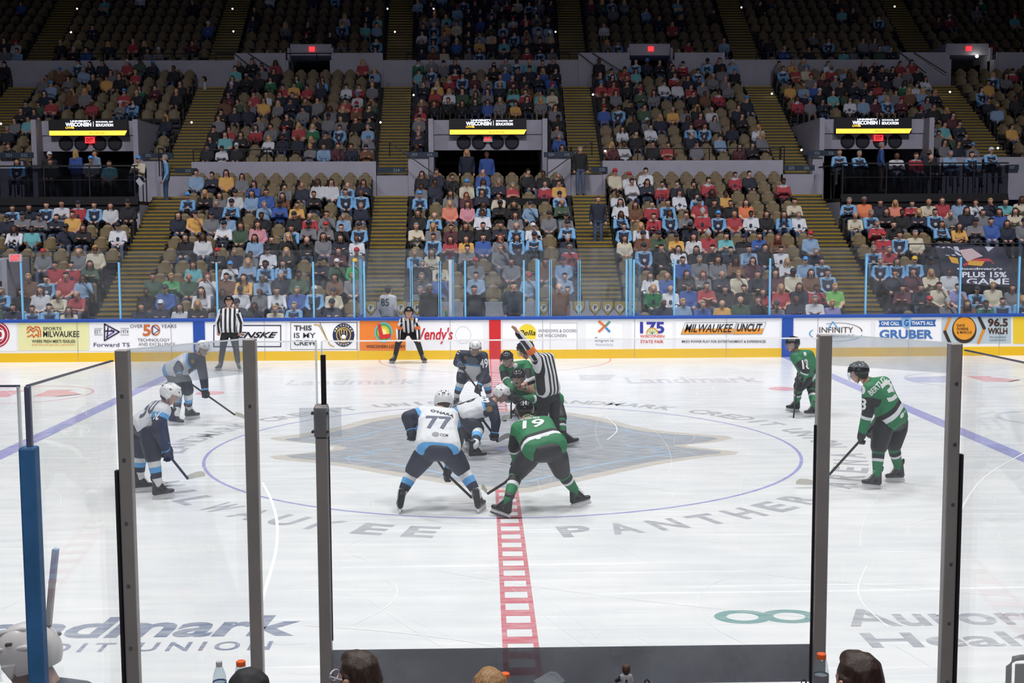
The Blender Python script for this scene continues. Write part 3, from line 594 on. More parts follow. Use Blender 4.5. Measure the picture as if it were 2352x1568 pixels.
# rails
BLK = M('blackpaint')
def rail(pts, ht, lab, leg=True):
    o = thing('guard_rail', lab, 'railing', pts[0]); b = MB(); P = [Vector(p)+Vector((0, 0, ht)) for p in pts]; b.tube(P, .022, BLK, 6); b.build('top_rail', o, off=pts[0])
    for p in (pts if leg else []): b = MB(); b.tube([Vector(p), Vector(p)+Vector((0, 0, ht))], .022, BLK, 6); b.build('post', o, off=pts[0])
for x0, x1, nm in ((L_[1]+AW, L_[2]-AW, 'left'), (L_[3]+AW, L_[4]-AW, 'right')): rail([(x0+(x1-x0)*i/5, 25.35, 5.85) for i in range(6)], .45, 'thin black rail on the wall above the %s lower block' % nm)
ax = [-18.3, -12, -4.3]; 
rail([(-11.9+i*1.46, 35.0, 10.72) for i in range(6)], .35, 'thin black rail at the front of the left upper block'); rail([(-3.6+i*1.43, 35.0, 10.72) for i in range(6)], .35, 'thin black rail at the front of the centre upper block')
rail([(11.8+i*1.5, 35.0, 10.72) for i in range(6)], .35, 'thin black rail at the front of the right upper block'); rail([(-18.8+i*1.25, 35.0, 10.72) for i in range(6)], .35, 'thin black rail at the front of the far left upper block')
for j, nm in ((1, 'left'), (2, 'centre left'), (3, 'centre right'), (4, 'right')):
    X = aisles(25.5)[j]; rail([(X-.55, 25.72, 5.34), (X-.55, 25.05, 5.34)], 1.0, 'short black stair-head rail at the %s aisle' % nm)
for s_, nm in ((-1, 'left'), (1, 'right')): rail([(s_*1.5, 24.0, 4.5), (s_*3.6, 24.6, 6.0)], .5, 'sloping black handrail on the %s side of the centre portal' % nm)
rail([(-20, 17.0, 1.9), (-13.6, 17.0, 1.9)], .8, 'black rail above the exit at the far left')
rail([(13.0+i*1.2, 18.7, 1.95) for i in range(5)], .95, 'black rail above the banner on the right')
# exit tunnel, far left low
o = thing('exit_tunnel', 'white walled low exit tunnel mouth at the far left with exit sign', 'portal', (-16, 17.6, 0)); b = MB(); b.box((-20, 16.1, 2.0), (-13.95, 17.9, 2.62), WHW); b.box((-14.05, 16.0, .4), (-13.9, 17.9, 2.62), WHW); b.build('tunnel_roof', o, off=o.location)
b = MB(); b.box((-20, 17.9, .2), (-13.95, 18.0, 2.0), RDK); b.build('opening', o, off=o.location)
P = at(35, 592, 16.0); ex = thing('exit_sign', 'white exit sign with red letters at the far left above the front rows', 'exit sign', P); b = MB(); b.box((-.18, 0, -.11), (.18, .06, .11), col('D8C8C8')); b.build('housing', ex); vs, fs = nrm('EXIT', bold=.04); b = MB(); b.add([(-.13+.26*x_, -.006, -.08+.16*y_) for x_, y_ in vs], fs, EXR); b.build('lettering', ex)
# banner on the right
Pb = [at(2143, 563, 18.6), at(2300, 563, 18.6), at(2345, 655, 16.3), at(2175, 655, 16.6)]
bn = thing('banner', 'black draped banner with photo print and white lettering over seats on the right', 'banner', Pb[3]); b = MB(); n_ = 14; gv = []
for i in range(n_+1):
    for j in range(n_+1):
        u, w_ = j/n_, i/n_; p = (Pb[0]*(1-u)+Pb[1]*u)*(1-w_)+(Pb[3]*(1-u)+Pb[2]*u)*w_; gv.append(p+Vector((0, -.05-.06*math.sin(u*9+w_*4), .05*math.sin(w_*7+u*5))))
gf = [(i*(n_+1)+j, i*(n_+1)+j+1, (i+1)*(n_+1)+j+1, (i+1)*(n_+1)+j) for i in range(n_) for j in range(n_)]
b.add(gv, gf, M('banner_black', (.03, .03, .045), .35)); cl = b.build('cloth', bn, off=bn.location, smooth=True)
bt = BVHTree.FromPolygons([v-Vector(bn.location) for v in gv], gf)
def banmark(polys, m, fs=None, nm='print'):
    b = MB(); loc = Vector(bn.location)
    def mp(x, v):
        d = (at(x, v, 17)-CAM).normalized(); h = bt.ray_cast(CAM-loc, d)[0]
        return (h-d*.02) if h else at(x, v, 17.2)-loc
    if fs: b.add([mp(x, v) for x, v in polys], fs, m)
    else:
        for p in polys: b.add([mp(x, v) for x, v in p], [tuple(range(len(p)))], m)
    b.build(nm, bn)
banmark([[(2178, 588), (2200, 593), (2202, 606), (2186, 603)], [(2226, 598), (2262, 600), (2255, 611), (2222, 608)]], col('C89428')); banmark([[(2212, 606), (2240, 594), (2272, 593), (2284, 606), (2268, 603), (2240, 600), (2214, 612)]], col('B03038'))
banmark([[(2204, 574), (2232, 570), (2258, 588), (2240, 593), (2222, 601), (2212, 590)]], col('B8A0A0')); banmark([[(2150+k*12, 566+(k % 2)*2), (2157+k*12, 566), (2182+k*14, 587), (2174+k*14, 587)] for k in range(3)]+[[(2190, 566), (2200, 566), (2206, 580), (2192, 572)], [(2262, 566), (2284, 567), (2270, 578)]], col('B8B8C4'))
for t_, x0, v0, x1, v1 in (('Goodmary\'s', 2198, 614, 2302, 621), ('PLUS 15%', 2210, 624, 2312, 637), ('GAME', 2220, 639, 2318, 653)):
    vs, fs = nrm(t_, bold=.03); banmark([(x0+(x1-x0)*x_, v1+(v0-v1)*y_) for x_, y_ in vs], col('D0D0D8'), fs, 'banner_lettering')
# aisle lamps
LMP = M('lamp_white', (1, .97, .85), .5, emit=18); k = 0
nm = ['upper left stair', 'upper far left stair', 'second stair from the left, top', 'second stair from the left, lower', 'centre left upper stair, top', 'centre block upper edge', 'centre left upper stair, middle', 'centre right upper stair, middle', 'left middle stair', 'centre left middle stair', 'centre right middle stair', 'centre left middle stair foot', 'right upper stair, top', 'far right upper stair, top', 'right middle stair, top', 'far right middle stair, top', 'right middle stair foot', 'centre right stair foot', 'far right stair foot', 'far right portal', 'far left edge']
for (x, v, Y), n2 in zip([(163, 74, 37.3), (177, 20, 39), (534, 20, 39), (536, 72, 37.3), (890, 20, 39), (996, 20, 39), (907, 73, 37.3), (1276, 73, 37.3), (440, 281, 28), (950, 218, 32), (1362, 217, 32), (874, 281, 28.5), (1703, 17, 39), (2055, 15, 39), (1773, 215, 32), (2182, 211, 32), (1841, 344, 26), (1390, 347, 26), (2292, 340, 26), (2244, 129, 35), (2, 284, 28)], nm):
    P = at(x, v, Y); b = MB(); r_ = .035 if x != 2244 else .07; vs = [P+c*r_ for c in ICO]; bm_ = bmesh.new(); hull_bm(bm_, [((0, 0, 0), r_)]); me = bpy.data.meshes.new('aisle_lamp'); bm_.to_mesh(me); bm_.free(); me.materials.append(LMP)
    tag(link('aisle_lamp', me, loc=P), 'tiny bright aisle lamp, '+n2, 'lamp', 'aisle lamps')
# ---------------- seats ----------------
def seat_meshes():
    TAN_ = M('seat_tan', (.15, .105, .043), .55); CH = M('seat_charcoal', (.03, .03, .033), .6)
    def shell(cols, rows):
        vs = []
        for side in (0, 1):
            for r in range(rows):
                z = r/(rows-1)
                wz = .235*(1 if z < .55 else math.sqrt(max(0, 1-((z-.55)/.45)**2*.62)))
                for c in range(cols):
                    u = c/(cols-1)*2-1
                    zz = .40+.46*z-(.10*abs(u)**3 if z > .6 else 0)*(z-.6)/.4
                    vs.append((u*wz, .13+.10*z-.05*u*u+(.03 if side else 0), zz))
        fs = []; n = cols*rows
        for r in range(rows-1):
            for c in range(cols-1):
                a = r*cols+c; fs.append((a, a+1, a+cols+1, a+cols)); fs.append((n+a, n+a+cols, n+a+cols+1, n+a+1))
        edge = [c for c in range(cols)]+[r*cols+cols-1 for r in range(1, rows)]+[(rows-1)*cols+c for c in range(cols-2, -1, -1)]+[r*cols for r in range(rows-2, 0, -1)]
        for i in range(len(edge)): a, b2 = edge[i], edge[(i+1) % len(edge)]; fs.append((a, n+a, n+b2, b2))
        return vs, fs
    b = MB(); v, f = shell(7, 6); b.add(v, f, TAN_)
    back = mesh('backrest', b.v, b.f, b.mats, b.m, True)
    b = MB(); pr = [(.11, .40), (.02, .44), (-.02, .56), (.0, .60), (.07, .58), (.13, .44)]
    b.add([(x, y+.0, z-.16) for x in (-.2, .2) for y, z in pr], [(0, 1, 2, 3, 4, 5)[::-1], (6, 7, 8, 9, 10, 11)]+[(i, (i+1) % 6, 6+(i+1) % 6, 6+i) for i in range(6)], CH)
    pan = mesh('seat', b.v, b.f, b.mats, b.m)
    b = MB()
    for s in (-1, 1): b.box((s*.255-.015, -.12, .56), (s*.255+.015, .16, .60), CH); b.box((s*.255-.012, .05, .0), (s*.255+.012, .16, .58), CH)
    b.box((-.25, .10, .10), (.25, .14, .44), CH)
    fr = mesh('frame', b.v, b.f, b.mats, b.m)
    return back, pan, fr
S_BACK, S_PAN, S_FR = seat_meshes()
# ---------------- spectators ----------------
def objcol(name, rough=.8):
    m = bpy.data.materials.new(name); m.use_nodes = True; nt = m.node_tree; oi = nt.nodes.new('ShaderNodeObjectInfo')
    nt.links.new(oi.outputs['Color'], nt.nodes['Principled BSDF'].inputs['Base Color']); nt.nodes['Principled BSDF'].inputs['Roughness'].default_value = rough; return m
def rndcol(name, cols, mul=1):
    m = bpy.data.materials.new(name); m.use_nodes = True; nt = m.node_tree; oi = nt.nodes.new('ShaderNodeObjectInfo')
    a = nt.nodes.new('ShaderNodeMath'); a.operation = 'MULTIPLY'; a.inputs[1].default_value = mul; f = nt.nodes.new('ShaderNodeMath'); f.operation = 'FRACT'
    r = nt.nodes.new('ShaderNodeValToRGB'); r.color_ramp.interpolation = 'CONSTANT'
    while len(r.color_ramp.elements) < len(cols): r.color_ramp.elements.new(.5)
    for i, c in enumerate(cols): r.color_ramp.elements[i].position = i/len(cols); r.color_ramp.elements[i].color = (*c, 1)
    L = nt.links.new; L(oi.outputs['Random'], a.inputs[0]); L(a.outputs[0], f.inputs[0]); L(f.outputs[0], r.inputs[0]); L(r.outputs[0], nt.nodes['Principled BSDF'].inputs['Base Color'])
    nt.nodes['Principled BSDF'].inputs['Roughness'].default_value = .75; return m
SK = [(.50, .26, .17), (.56, .31, .21), (.44, .22, .14), (.52, .29, .20), (.60, .35, .25), (.48, .25, .17), (.13, .055, .03)]
TR = [(.03, .045, .09), (.05, .08, .15), (.012, .012, .015), (.02, .022, .03), (.09, .12, .19), (.16, .12, .08), (.015, .015, .02)]
SKM = rndcol('skin_varied', SK); TRM = rndcol('trouser_varied', TR, 7.3); SHM = objcol('shirt_colour'); HRM = objcol('hair_colour'); NVM = M('cloth_navy', (.012, .016, .035), .8)
WHM = M('cloth_white', (.40, .41, .43), .8); SHO = M('shoe', (.08, .08, .085), .6); EYE = M('eye_dark', (.02, .012, .01), .4); LIP = M('lip', (.30, .09, .07), .6)
POSE = [dict(s=.19, sy=.10, e=(.25, .0, .70), h=(.10, -.24, .60), hd=(0, .04), tz=0), dict(s=.185, sy=.10, e=(.24, -.08, .70), h=(-.06, -.17, .80), hd=(.01, .03), tz=0), dict(s=.19, sy=-.02, e=(.22, -.26, .62), h=(.03, -.42, .66), hd=(0, -.12), tz=-.06), dict(s=.19, sy=.10, e=(.26, -.06, .72), h=(.04, -.14, 1.02), hd=(0, .04), tz=0), 'stand']
def person_mesh(pi, style, vox, simple=False):
    hl = []; seg = []
    st = POSE[pi] == 'stand'
    if st: p = dict(s=.19, sy=.03, e=(.25, .05, 1.12), h=(.25, -.08, .88), hd=(0, 0), tz=0); H = 1.62; HZ = .92
    else: p = POSE[pi]; H = 1.16+p['tz']; HZ = .52
    sz = H-.21; hx_, hy = p['hd']; sy = p['sy']
    hl.append([((sx*p['s'], sy, sz), .075) for sx in (-1, 1)]+[((0, sy+.0, sz+.03), .07), ((.09, hy*.5+.04, (sz+HZ)/2), .12), ((-.09, hy*.5+.04, (sz+HZ)/2), .12)])
    hl.append([((sx*.09, hy*.5+.04, (sz+HZ)/2), .12) for sx in (-1, 1)]+[((sx*.09, .06 if not st else .02, HZ), .115) for sx in (-1, 1)])
    hl.append([((hx_*.5, (sy+hy)/2, sz+.02), .06), ((hx_, hy, H-.08), .055)])
    hl.append([((hx_, hy+.015, H+.02), .09), ((hx_, hy-.035, H-.065), .052)]); hl.append([((hx_, hy-.085, H+.0), .012), ((hx_, hy-.105, H-.03), .016)])
    seg.append(('torso', Vector((0, sy, sz)), Vector((0, .05, HZ+.04)), .0)); seg.append(('head', Vector((hx_, hy, H-.09)), Vector((hx_, hy, H+.03)), 0))
    for sx in (-1, 1):
        S = Vector((sx*p['s'], sy, sz)); E_ = Vector((sx*p['e'][0], *p['e'][1:])); Hn = Vector((sx*p['h'][0] if pi != 3 or sx > 0 else -.12, p['h'][1] if pi != 3 or sx > 0 else -.24, p['h'][2] if pi != 3 or sx > 0 else .62))
        d = (Hn-E_).normalized()
        hl.append([(S, .065), (E_, .052)]); hl.append([(E_, .052), (Hn, .035)]); hl.append([(Hn, .036), (Hn+d*.09, .028)]); hl.append([(Hn, .02), (Hn+d*.05+Vector((-sx*.045, 0, .02)), .016)])
        seg.append(('uarm', S, E_, 0)); seg.append(('farm', E_, Hn-d*.01, 0)); seg.append(('hand', Hn+d*.03, Hn+d*.1, 0))
        if st: hp, kn, an, to = Vector((sx*.09, .02, HZ)), Vector((sx*.10, 0, .5)), Vector((sx*.11, .03, .09)), Vector((sx*.13, -.12, .045))
        else: hp, kn, an, to = Vector((sx*.09, .05, .52)), Vector((sx*.13, -.36, .53)), Vector((sx*.13, -.38, .1)), Vector((sx*.14, -.47, .05))
        hl.append([(hp, .09), (kn, .065)]); hl.append([(kn, .065), (an, .045)]); hl.append([(an, .045), (to, .04), (an+Vector((0, .02, -.05)), .035)])
        seg += [('thigh', hp, kn, 0), ('shin', kn, an, 0), ('shoe', an+Vector((0, -.02, -.05)), to, 0)]
    me = blob(hl, vox, 4 if vox < .03 else 2, [SKM, SHM, NVM, TRM, SHO, WHM, EYE, LIP], .4)
    n = len(me.polygons); cen = np.empty(n*3); me.polygons.foreach_get('center', cen); cen = cen.reshape(-1, 3)
    best = np.full(n, 1e9); who = np.zeros(n, int); tt = np.zeros(n)
    for i, (nm_, a, b_, _) in enumerate(seg):
        A = np.array(a); D = np.array(b_)-A; t = np.clip(((cen-A)@D)/(D@D), 0, 1); ds = np.linalg.norm(cen-A-t[:, None]*D, axis=1)
        if nm_ == 'torso': ds -= .10
        m_ = ds < best; best[m_] = ds[m_]; who[m_] = i; tt[m_] = t[m_]
    mi = np.zeros(n, int)
    for j in range(n):
        k = seg[who[j]][0]; t = tt[j]; z = cen[j, 2]
        if k == 'torso':
            q = 1
            if z > sz+.075 and abs(cen[j, 0]) < .08: q = 0
            elif style == 2: q = 2 if (abs(cen[j, 0]) < .18 and z < sz-.02+.25*abs(cen[j, 0])) else 1
            if style == 2 and (cen[j, 0]/.05)**2+((z-sz+.19)/.055)**2 < 1 and cen[j, 1] < sy: q = 5
            if style == 3 and (cen[j, 0]/.06)**2+((z-sz+.19)/.065)**2 < 1 and cen[j, 1] < sy: q = 2
            if style == 3 and HZ+.05 < z < HZ+.1: q = 2
            if style >= 2 and z > sz+.045: q = 5
            if z < HZ+.02 and st: q = 3
        elif k == 'uarm': q = 1; 
        elif k == 'farm': q = 0 if style == 1 else (2 if (style == 3 and .25 < t < .5) else (5 if style == 2 and .6 < t < .75 else 1))
        elif k in ('hand', 'head'): q = 0
        elif k in ('thigh', 'shin'): q = 3
        else: q = 4
        mi[j] = q
    me.polygons.foreach_set('material_index', mi)
    if not simple:
        bm = bmesh.new(); bm.from_mesh(me)
        for pts, m_ in (((((hx_-.033, hy-.082, H-.002), .011),), 6), ((((hx_+.033, hy-.082, H-.002), .011),), 6), ((((hx_-.016, hy-.083, H-.062), .009), ((hx_+.016, hy-.083, H-.062), .009)), 7)):
            k0 = set(bm.faces); hull_bm(bm, pts)
            for f in bm.faces:
                if f not in k0: f.material_index = m_
        bm.to_mesh(me); bm.free()
    return me, (hx_, hy, H)
def hair_mesh(kind, vox=.022):
    # head frame: origin head centre, front -Y
    if kind == 's': hs = [[((0, .03, .035), .095), ((0, .045, -.01), .085)], [((-.03, -.045, .085), .03), ((.03, -.045, .085), .03)]]
    elif kind == 'f': hs = [[((0, .03, .04), .097), ((0, .055, -.02), .09)], [((-.08, .04, .0), .035), ((-.09, .02, -.17), .04)], [((.08, .04, .0), .035), ((.09, .02, -.17), .04)], [((0, .09, 0), .06), ((0, .10, -.18), .06)]]
    elif kind == 'x': hs = [[((-.06, .06, -.02), .045), ((.06, .06, -.02), .045), ((0, .085, -.03), .04)]]
    elif kind == 'c': hs = [[((0, .02, .05), .097), ((0, .03, .03), .098)], [((-.05, -.07, .045), .015), ((.05, -.07, .045), .015), ((-.03, -.14, .035), .012), ((.03, -.14, .035), .012)]]
    elif kind == 'k': hs = [[((0, .03, .04), .105), ((0, .04, .03), .105), ((0, .03, .10), .07)], [((0, .03, .165), .03), ((0, .03, .15), .03)]]
    me = blob(hs, vox, 2, [HRM], .4); return me
VX = .02
PMESH = {}; 
def pm(pi, style):
    if (pi, style) not in PMESH: PMESH[(pi, style)] = person_mesh(pi, style, VX)
    return PMESH[(pi, style)]
HM = {k: hair_mesh(k) for k in 'sfxck'}
TOPC = dict(J=('1D5A8C', '6FB4E6'), W=0, R=0, E=0)
TOP = {'J': (2, hx('63A9DC'), 'navy jersey'), 'W': (3, hx('D8DADF'), 'white jersey'), 'R': (3, hx('B4202A'), 'red jersey'), 'E': (3, hx('157040'), 'green jersey'),
 'k': (0, hx('1C1C20'), 'black top'), 'g': (0, hx('75767A'), 'grey top'), 'w': (0, hx('C9CACE'), 'white top'), 'n': (0, hx('1C2438'), 'navy top'), 'b': (0, hx('2A58A8'), 'blue top'), 'l': (0, hx('7FA3C4'), 'light blue top'),
 'r': (1, hx('B02A34'), 'red shirt'), 'm': (0, hx('5A2430'), 'maroon top'), 'o': (1, hx('F07830'), 'bright orange shirt'), 'y': (1, hx('E0A428'), 'golden yellow shirt'), 'e': (0, hx('3C5840'), 'dark green top'), 't': (1, hx('58B4B8'), 'turquoise shirt'),
 'p': (0, hx('D88A98'), 'pink top'), 'c': (0, hx('CFC4A6'), 'cream top'), 'u': (1, hx('8C88C0'), 'lilac top'), 'h': (0, hx('75492A'), 'brown top'), 'L': (1, hx('6CC04C'), 'lime green shirt'), 'G': (0, hx('28A050'), 'bright green sweatshirt'), 'O': (0, hx('E88060'), 'coral top')}
def mute(c):
    g = .3*c[0]+.55*c[1]+.15*c[2]; return tuple((g+(x-g)*.82)*.84 for x in c)
TOP = {k: (a, mute(c), n) for k, (a, c, n) in TOP.items()}
HAIR = {'d': ('s', hx('1E1612'), 'short dark hair'), 'h': ('s', hx('4A3020'), 'short brown hair'), 'B': ('s', hx('B8945A'), 'short blond hair'), 'g': ('s', hx('8A8782'), 'short grey hair'), 'x': ('x', hx('5A4A40'), 'bald head'), 'f': ('f', hx('2A1A14'), 'long dark hair'), 'F': ('f', hx('B08A54'), 'long blond hair'), 'R': ('f', hx('6A2E1C'), 'long reddish hair'),
 'c': ('c', hx('262A36'), 'dark cap'), 'C': ('c', hx('C8CACC'), 'white cap'), 'r': ('c', hx('B02A30'), 'red cap'), 'u': ('c', hx('4A90D0'), 'blue cap'), 'Y': ('c', hx('E0B030'), 'yellow cap'), 'k': ('k', hx('9A9CA2'), 'knit hat')}
DATA = {
 (0, 400): "155,300Jd 285,280nd 380,260Jd 535,235wd 620,215Rc 815,245Jd 1050,195wf 1220,225kc 30,390nc 200,390gc 350,395gc 500,400nd 715,360yd 125,520Wf 285,500td 575,480nc 715,520kf 990,495Wc 440,735gr 575,785Rd 735,750gx 890,770ef 335,880hB 265,910Jd 455,870rd 670,860lf 785,840cB 105,920kd 395,960wf 540,945rd 700,935rx 135,1070nd 275,1070Jd 430,1090Jd 585,1060cx 145,1165Jg 310,1220cf 10,1110ed 1200,975kd 1385,1005ed 1495,970GB 1190,1170nf 1330,1140nC 1490,1150bc 1665,1160wf",
 (400, 400): "235,20ld 370,20nd 500,25yf 625,25gf 755,95bf 1025,85gd 1180,70nx 1325,90wf 1455,90wf 1605,75Jx 1735,75nf 140,190Ju 275,200kF 430,220gf 540,215wc 730,190lf 850,185bd 1000,200hf 1135,225yd 1300,190kd 1570,200Jd 1705,190Jx 385,310ng 540,310Jc 770,290lg 970,270bc 1110,285kc 1530,330lg 1690,280ng 1655,410Jc 20,390nf 185,370yc 335,400gc 480,400lc 700,420pf 775,390kd 1075,380Jd 1230,375Rx 1400,375gd 1530,380kd 145,530kf 245,510wf 440,500Wc 590,490ef 755,510lf 1030,500kF 1195,500gc 1380,490gr 1520,500nf 1650,480Wx 665,610gd 885,610kd 1010,640kF 1175,610kx 1325,620gf 1470,630mf 1605,610gr 170,750tf 320,720kr 485,715ng 645,760lF 835,700Wc 930,730Jf 1450,730eC 1580,690GY 445,835Wu 265,870wR 765,850lg 890,840Jd 1085,860ed 1240,830nc 1430,860hf 1570,880gB 115,945ex 405,930hd 545,920yf 740,930gx 945,930nk 205,1060wf 340,1080nf 485,1060wc 655,1060kf 1055,1040bg 950,1070Wd 1240,1035JC 1430,1010cc 250,1190kF 420,1160gd 575,1150nc 845,1140cB 1050,1140Jg 1210,1150kc 1410,1160nc",
 (900, 400): "240,20kf 400,20nd 545,10kd 800,20bx 1240,10kd 1335,20kd 1535,10kg 290,110gd 355,90nd 690,90cu 790,110Jf 960,90ng 1115,85rg 1390,95Rx 1500,80yd 225,170Ju 525,190gf 665,190mR 820,180nf 975,170cd 1130,210kf 1545,180Jc 525,290OF 640,280pf 815,290Jf 940,280kc 1125,280gf 1260,260lc 1565,270ex 220,390kf 370,370Jx 830,400Wd 935,410nd 1140,380Jx 1375,370gc 1580,370gc 205,490cg 365,500gF 520,480md 660,500kf 820,500kd 960,510gR 1110,510Jf 1280,470WC 1600,480Jc 205,640JB 345,590Jd 515,600rf 655,610yf 825,580bd 970,590gg 1135,610kd 1280,600Jc 1600,600nk 175,720kg 330,750cf 670,740gd 1620,690Rg 485,860bc 370,870cc 690,850ld 790,880gr 1040,840gd 1220,900lr 1345,840hd 1490,820lc 1615,830ld 1785,920nd 300,920ng 130,930gg",
 (1400, 400): "50,20cr 165,10Wr 310,10Wd 230,90wd 300,100nf 70,130wd 465,80Rd 610,80nd 745,75kd 885,75Rd 1130,20Rd 1235,20nd 1565,60Rd 100,270Wf 215,280hf 390,260Rd 530,270Jd 645,190Wf 770,170Jd 915,200kf 945,270kd 1040,180yd 1115,260kd 815,260rc 1245,270of 1720,270cd 125,380Jf 255,410wF 425,360Rd 575,390Jf 675,300gd 700,390nc 855,360Rk 995,370Ju 1170,360rx 1320,350Wd 1435,390kf 1600,380Jf 1740,370Wg 125,470Jd 300,450hc 490,555ec 650,490yc 750,520wf 915,510rk 1210,490kc 1080,530td 1345,520bd 1510,490hR 180,600cf 315,590Jc 630,600Wf 785,600kf 945,600kd 1075,590nd 1255,590ld 1420,580kf 1570,590Wd 1740,580lr 1880,570ng 510,700kd 680,710bd 830,700gg 990,720gf 1140,720hf 1290,690mf 1600,730wF 1820,700lu 540,840bx 710,850kf 915,860gR 1060,850nx 1185,850cB 1530,830mf 1680,820cc 1845,840hf 1985,810Jd 355,920Wf 640,900bc 800,970rd 915,920kd 1085,920kd 1235,890nd 1380,900rf 1515,890rF 1835,960Rd 1990,960LB 2095,900Jd 410,1010EF 555,990Wx 1035,990yx 1200,1000ex 1395,1030kf 1600,1010nf 435,1150ng 615,1150lB 775,1140bg 930,1160kd 1090,1110kC 1220,1130gc 1415,1120nx 1590,1150wg 1865,1180uB 1985,1160pf 2165,1190nd",
 (1800, 400): "525,170Jg 660,160og 810,170nd 915,165OF 1075,145Rd 1230,155cx 1340,180rf 1480,180lf 1645,180Wf 1890,150nB 2030,140td 645,340cx 820,370Jg 960,360kf 1085,360kd 1215,370nF 1370,410Jf 1420,220Jd 1575,240gg 1695,260nf 1845,260gd 2020,240cf 2130,240cf 1510,360yf 1660,380gc 1810,330bd 1940,370bf 2065,370nf 765,460Rg 905,500Rr 1010,470kd 810,590Jg 950,590rg 1110,570Jd 1260,560cg 895,700Jg 1050,710Jf 1330,690nc 1115,800JY 1435,790wd 1290,820cF 980,830nd 2090,670gc 1070,900mf 1215,870nd 1370,900cd 1540,890ud 1825,890cB 1960,940gf 1210,1000md 1500,1000gk 1650,1010Jc 1910,1080Jd 2055,1100JF 1285,1120kr 1435,1130hf 1620,1120Ed 1765,1130EF 760,1140cr"}
import re
def zh(t, k): z, y, n, r = TI[t]; return Vector((0, y(k)+.04, z(k)+1.16))
cam_rows = []
for t in ('lower',):
    for k in range(13): cam_rows.append((t, k, YL(k)+.04, ZL(k)+1.16))
SEATS = {(t, k): seats(t, k) for t in TI for k in range(TI[t][2])}
taken = {}
picks = []
for (ox, oy), s in DATA.items():
    for w_ in s.split():
        mm = re.match(r'(-?\d+),(-?\d+)(.)(.)', w_); x = ox+int(mm[1])/3.92; v = oy+int(mm[2])/3.92
        best = None
        for t, k, Y, Z in cam_rows:
            P = at(x, v, Y); dz = abs(P.z-Z)
            for bi, X in SEATS[(t, k)]:
                for i, sx in enumerate(X):
                    if (t, k, bi, i) in taken or (bi == 5 and 2 <= k <= 5 and sx > 13.5): continue
                    c = (dz*1.0)**2+(sx-P.x)**2
                    if best is None or c < best[0]: best = (c, t, k, bi, i, sx)
        if best and best[0] < 1.2:
            taken[best[1:5]] = 1; picks.append((best[1], best[2], best[3], best[4], best[5], mm[3], mm[4]))
picks.sort(key=lambda p: (p[1], p[4])); rnd = random.Random(3)
BL = ['outer left block', 'far left block', 'left block', 'centre block', 'right block', 'far right block', 'outer right block']
ORD = ['first', 'second', 'third', 'fourth', 'fifth', 'sixth', 'seventh', 'eighth', 'ninth', 'tenth', 'eleventh', 'twelfth', 'thirteenth', 'fourteenth', 'fifteenth', 'sixteenth', 'seventeenth', 'eighteenth', 'nineteenth', 'twentieth', 'last']
def put_person(loc, rz, pi, top, hair, label, group=None, scale=1, shirt=None):
    st, c, tn = TOP[top]; me, hc = pm(pi, st); o = link('person', me, loc=loc); o.rotation_euler.z = rz; o.scale = (scale,)*3
    o.color = (*(shirt or c), 1); tag(o, label, 'person', group)
    k, hc_, hn = HAIR[hair]; h = link('hair' if k in 'sfx' else ('cap' if k == 'c' else 'knit_hat'), HM[k], o, loc=hc); h.color = (*hc_, 1); return o
cnt = {}; rest = []
picks.sort(key=lambda p: (p[1], p[2], p[4]))
seen = {}
NIND = 0
order = sorted(picks, key=lambda p: p[1]); lim = set(id(p) for p in order[:318])
for p in picks:
    t, k, bi, i, X, top, hair = p; seen[(k, bi)] = seen.get((k, bi), 0)+1; n = seen[(k, bi)]
    z, y, _, _ = TI[t]; loc = Vector((X+rnd.uniform(-.03, .03), y(k)+rnd.uniform(-.02, .03), z(k))); pi = rnd.choice([0, 0, 0, 1, 2, 3]) if top not in 'J' else rnd.choice([0, 0, 1, 2])
    s = rnd.uniform(.93, 1.04); rz = rnd.uniform(-.2, .2)+(.25*(X/15))*-1
    if id(p) in lim:
        put_person(loc, rz, pi, top, hair, ' '.join(('spectator in %s, %s, %s from left, %s row, %s' % (TOP[top][2], HAIR[hair][2], ORD[min(n-1, 20)], ORD[k], BL[bi])).split()), None, s)
    else: rest.append((t, k, bi, i, X, top, hair))
# density for the upper crowd
def dens(t, k, bi, X):
    if t == 'lower': return 0
    if t == 'middle':
        d = [.55, .5, .52, .88, .62, .78, .7][bi]
        if bi == 2 and k >= 8: d = .35 if X > -9 else .85
        if bi == 1 and k >= 8: d = .55
        if bi == 1 and X > -14.3 and k in (3, 4, 5, 6): d = .35
        if bi == 4: d = .72 if k in (8, 9, 10) else .55
        if bi == 2 and k <= 2: d = .7
        if bi in (0, 6): d = .6 if bi == 6 and k < 7 else (.25 if bi == 6 else .6)
        return d
    d = [.1, .06, .38, .85, .3, .12, .1][bi]
    if k >= 7: d *= .25 if bi != 3 else .8
    if k <= 1: d = max(d, .45 if bi in (1, 4, 5) else .5)
    if bi == 2 and X < -8.5: d = .12
    return d
tops_ = 'JJJkkkkkkkknnnnnnnggggggwbllmmrryecthReEW'; hairs_ = 'dddddhhhffffFFgxxccccuBrC'
empty = []
for (t, k), S in SEATS.items():
    for bi, XS in S:
        for i, X in enumerate(XS):
            z, y, _, _ = TI[t]; v_ = px((X, y(k), z(k)+1))
            if not (-60 < v_[0] < 2412) or v_[1] < -40: continue
            if (t, k, bi, i) in taken: continue
            if rnd.random() < dens(t, k, bi, X): rest.append((t, k, bi, i, X, rnd.choice(tops_), rnd.choice(hairs_)))
            else:
                if t == 'lower' and bi == 5 and 2 <= k <= 5 and X > 13.3: continue
                empty.append((t, k, bi, i, X))
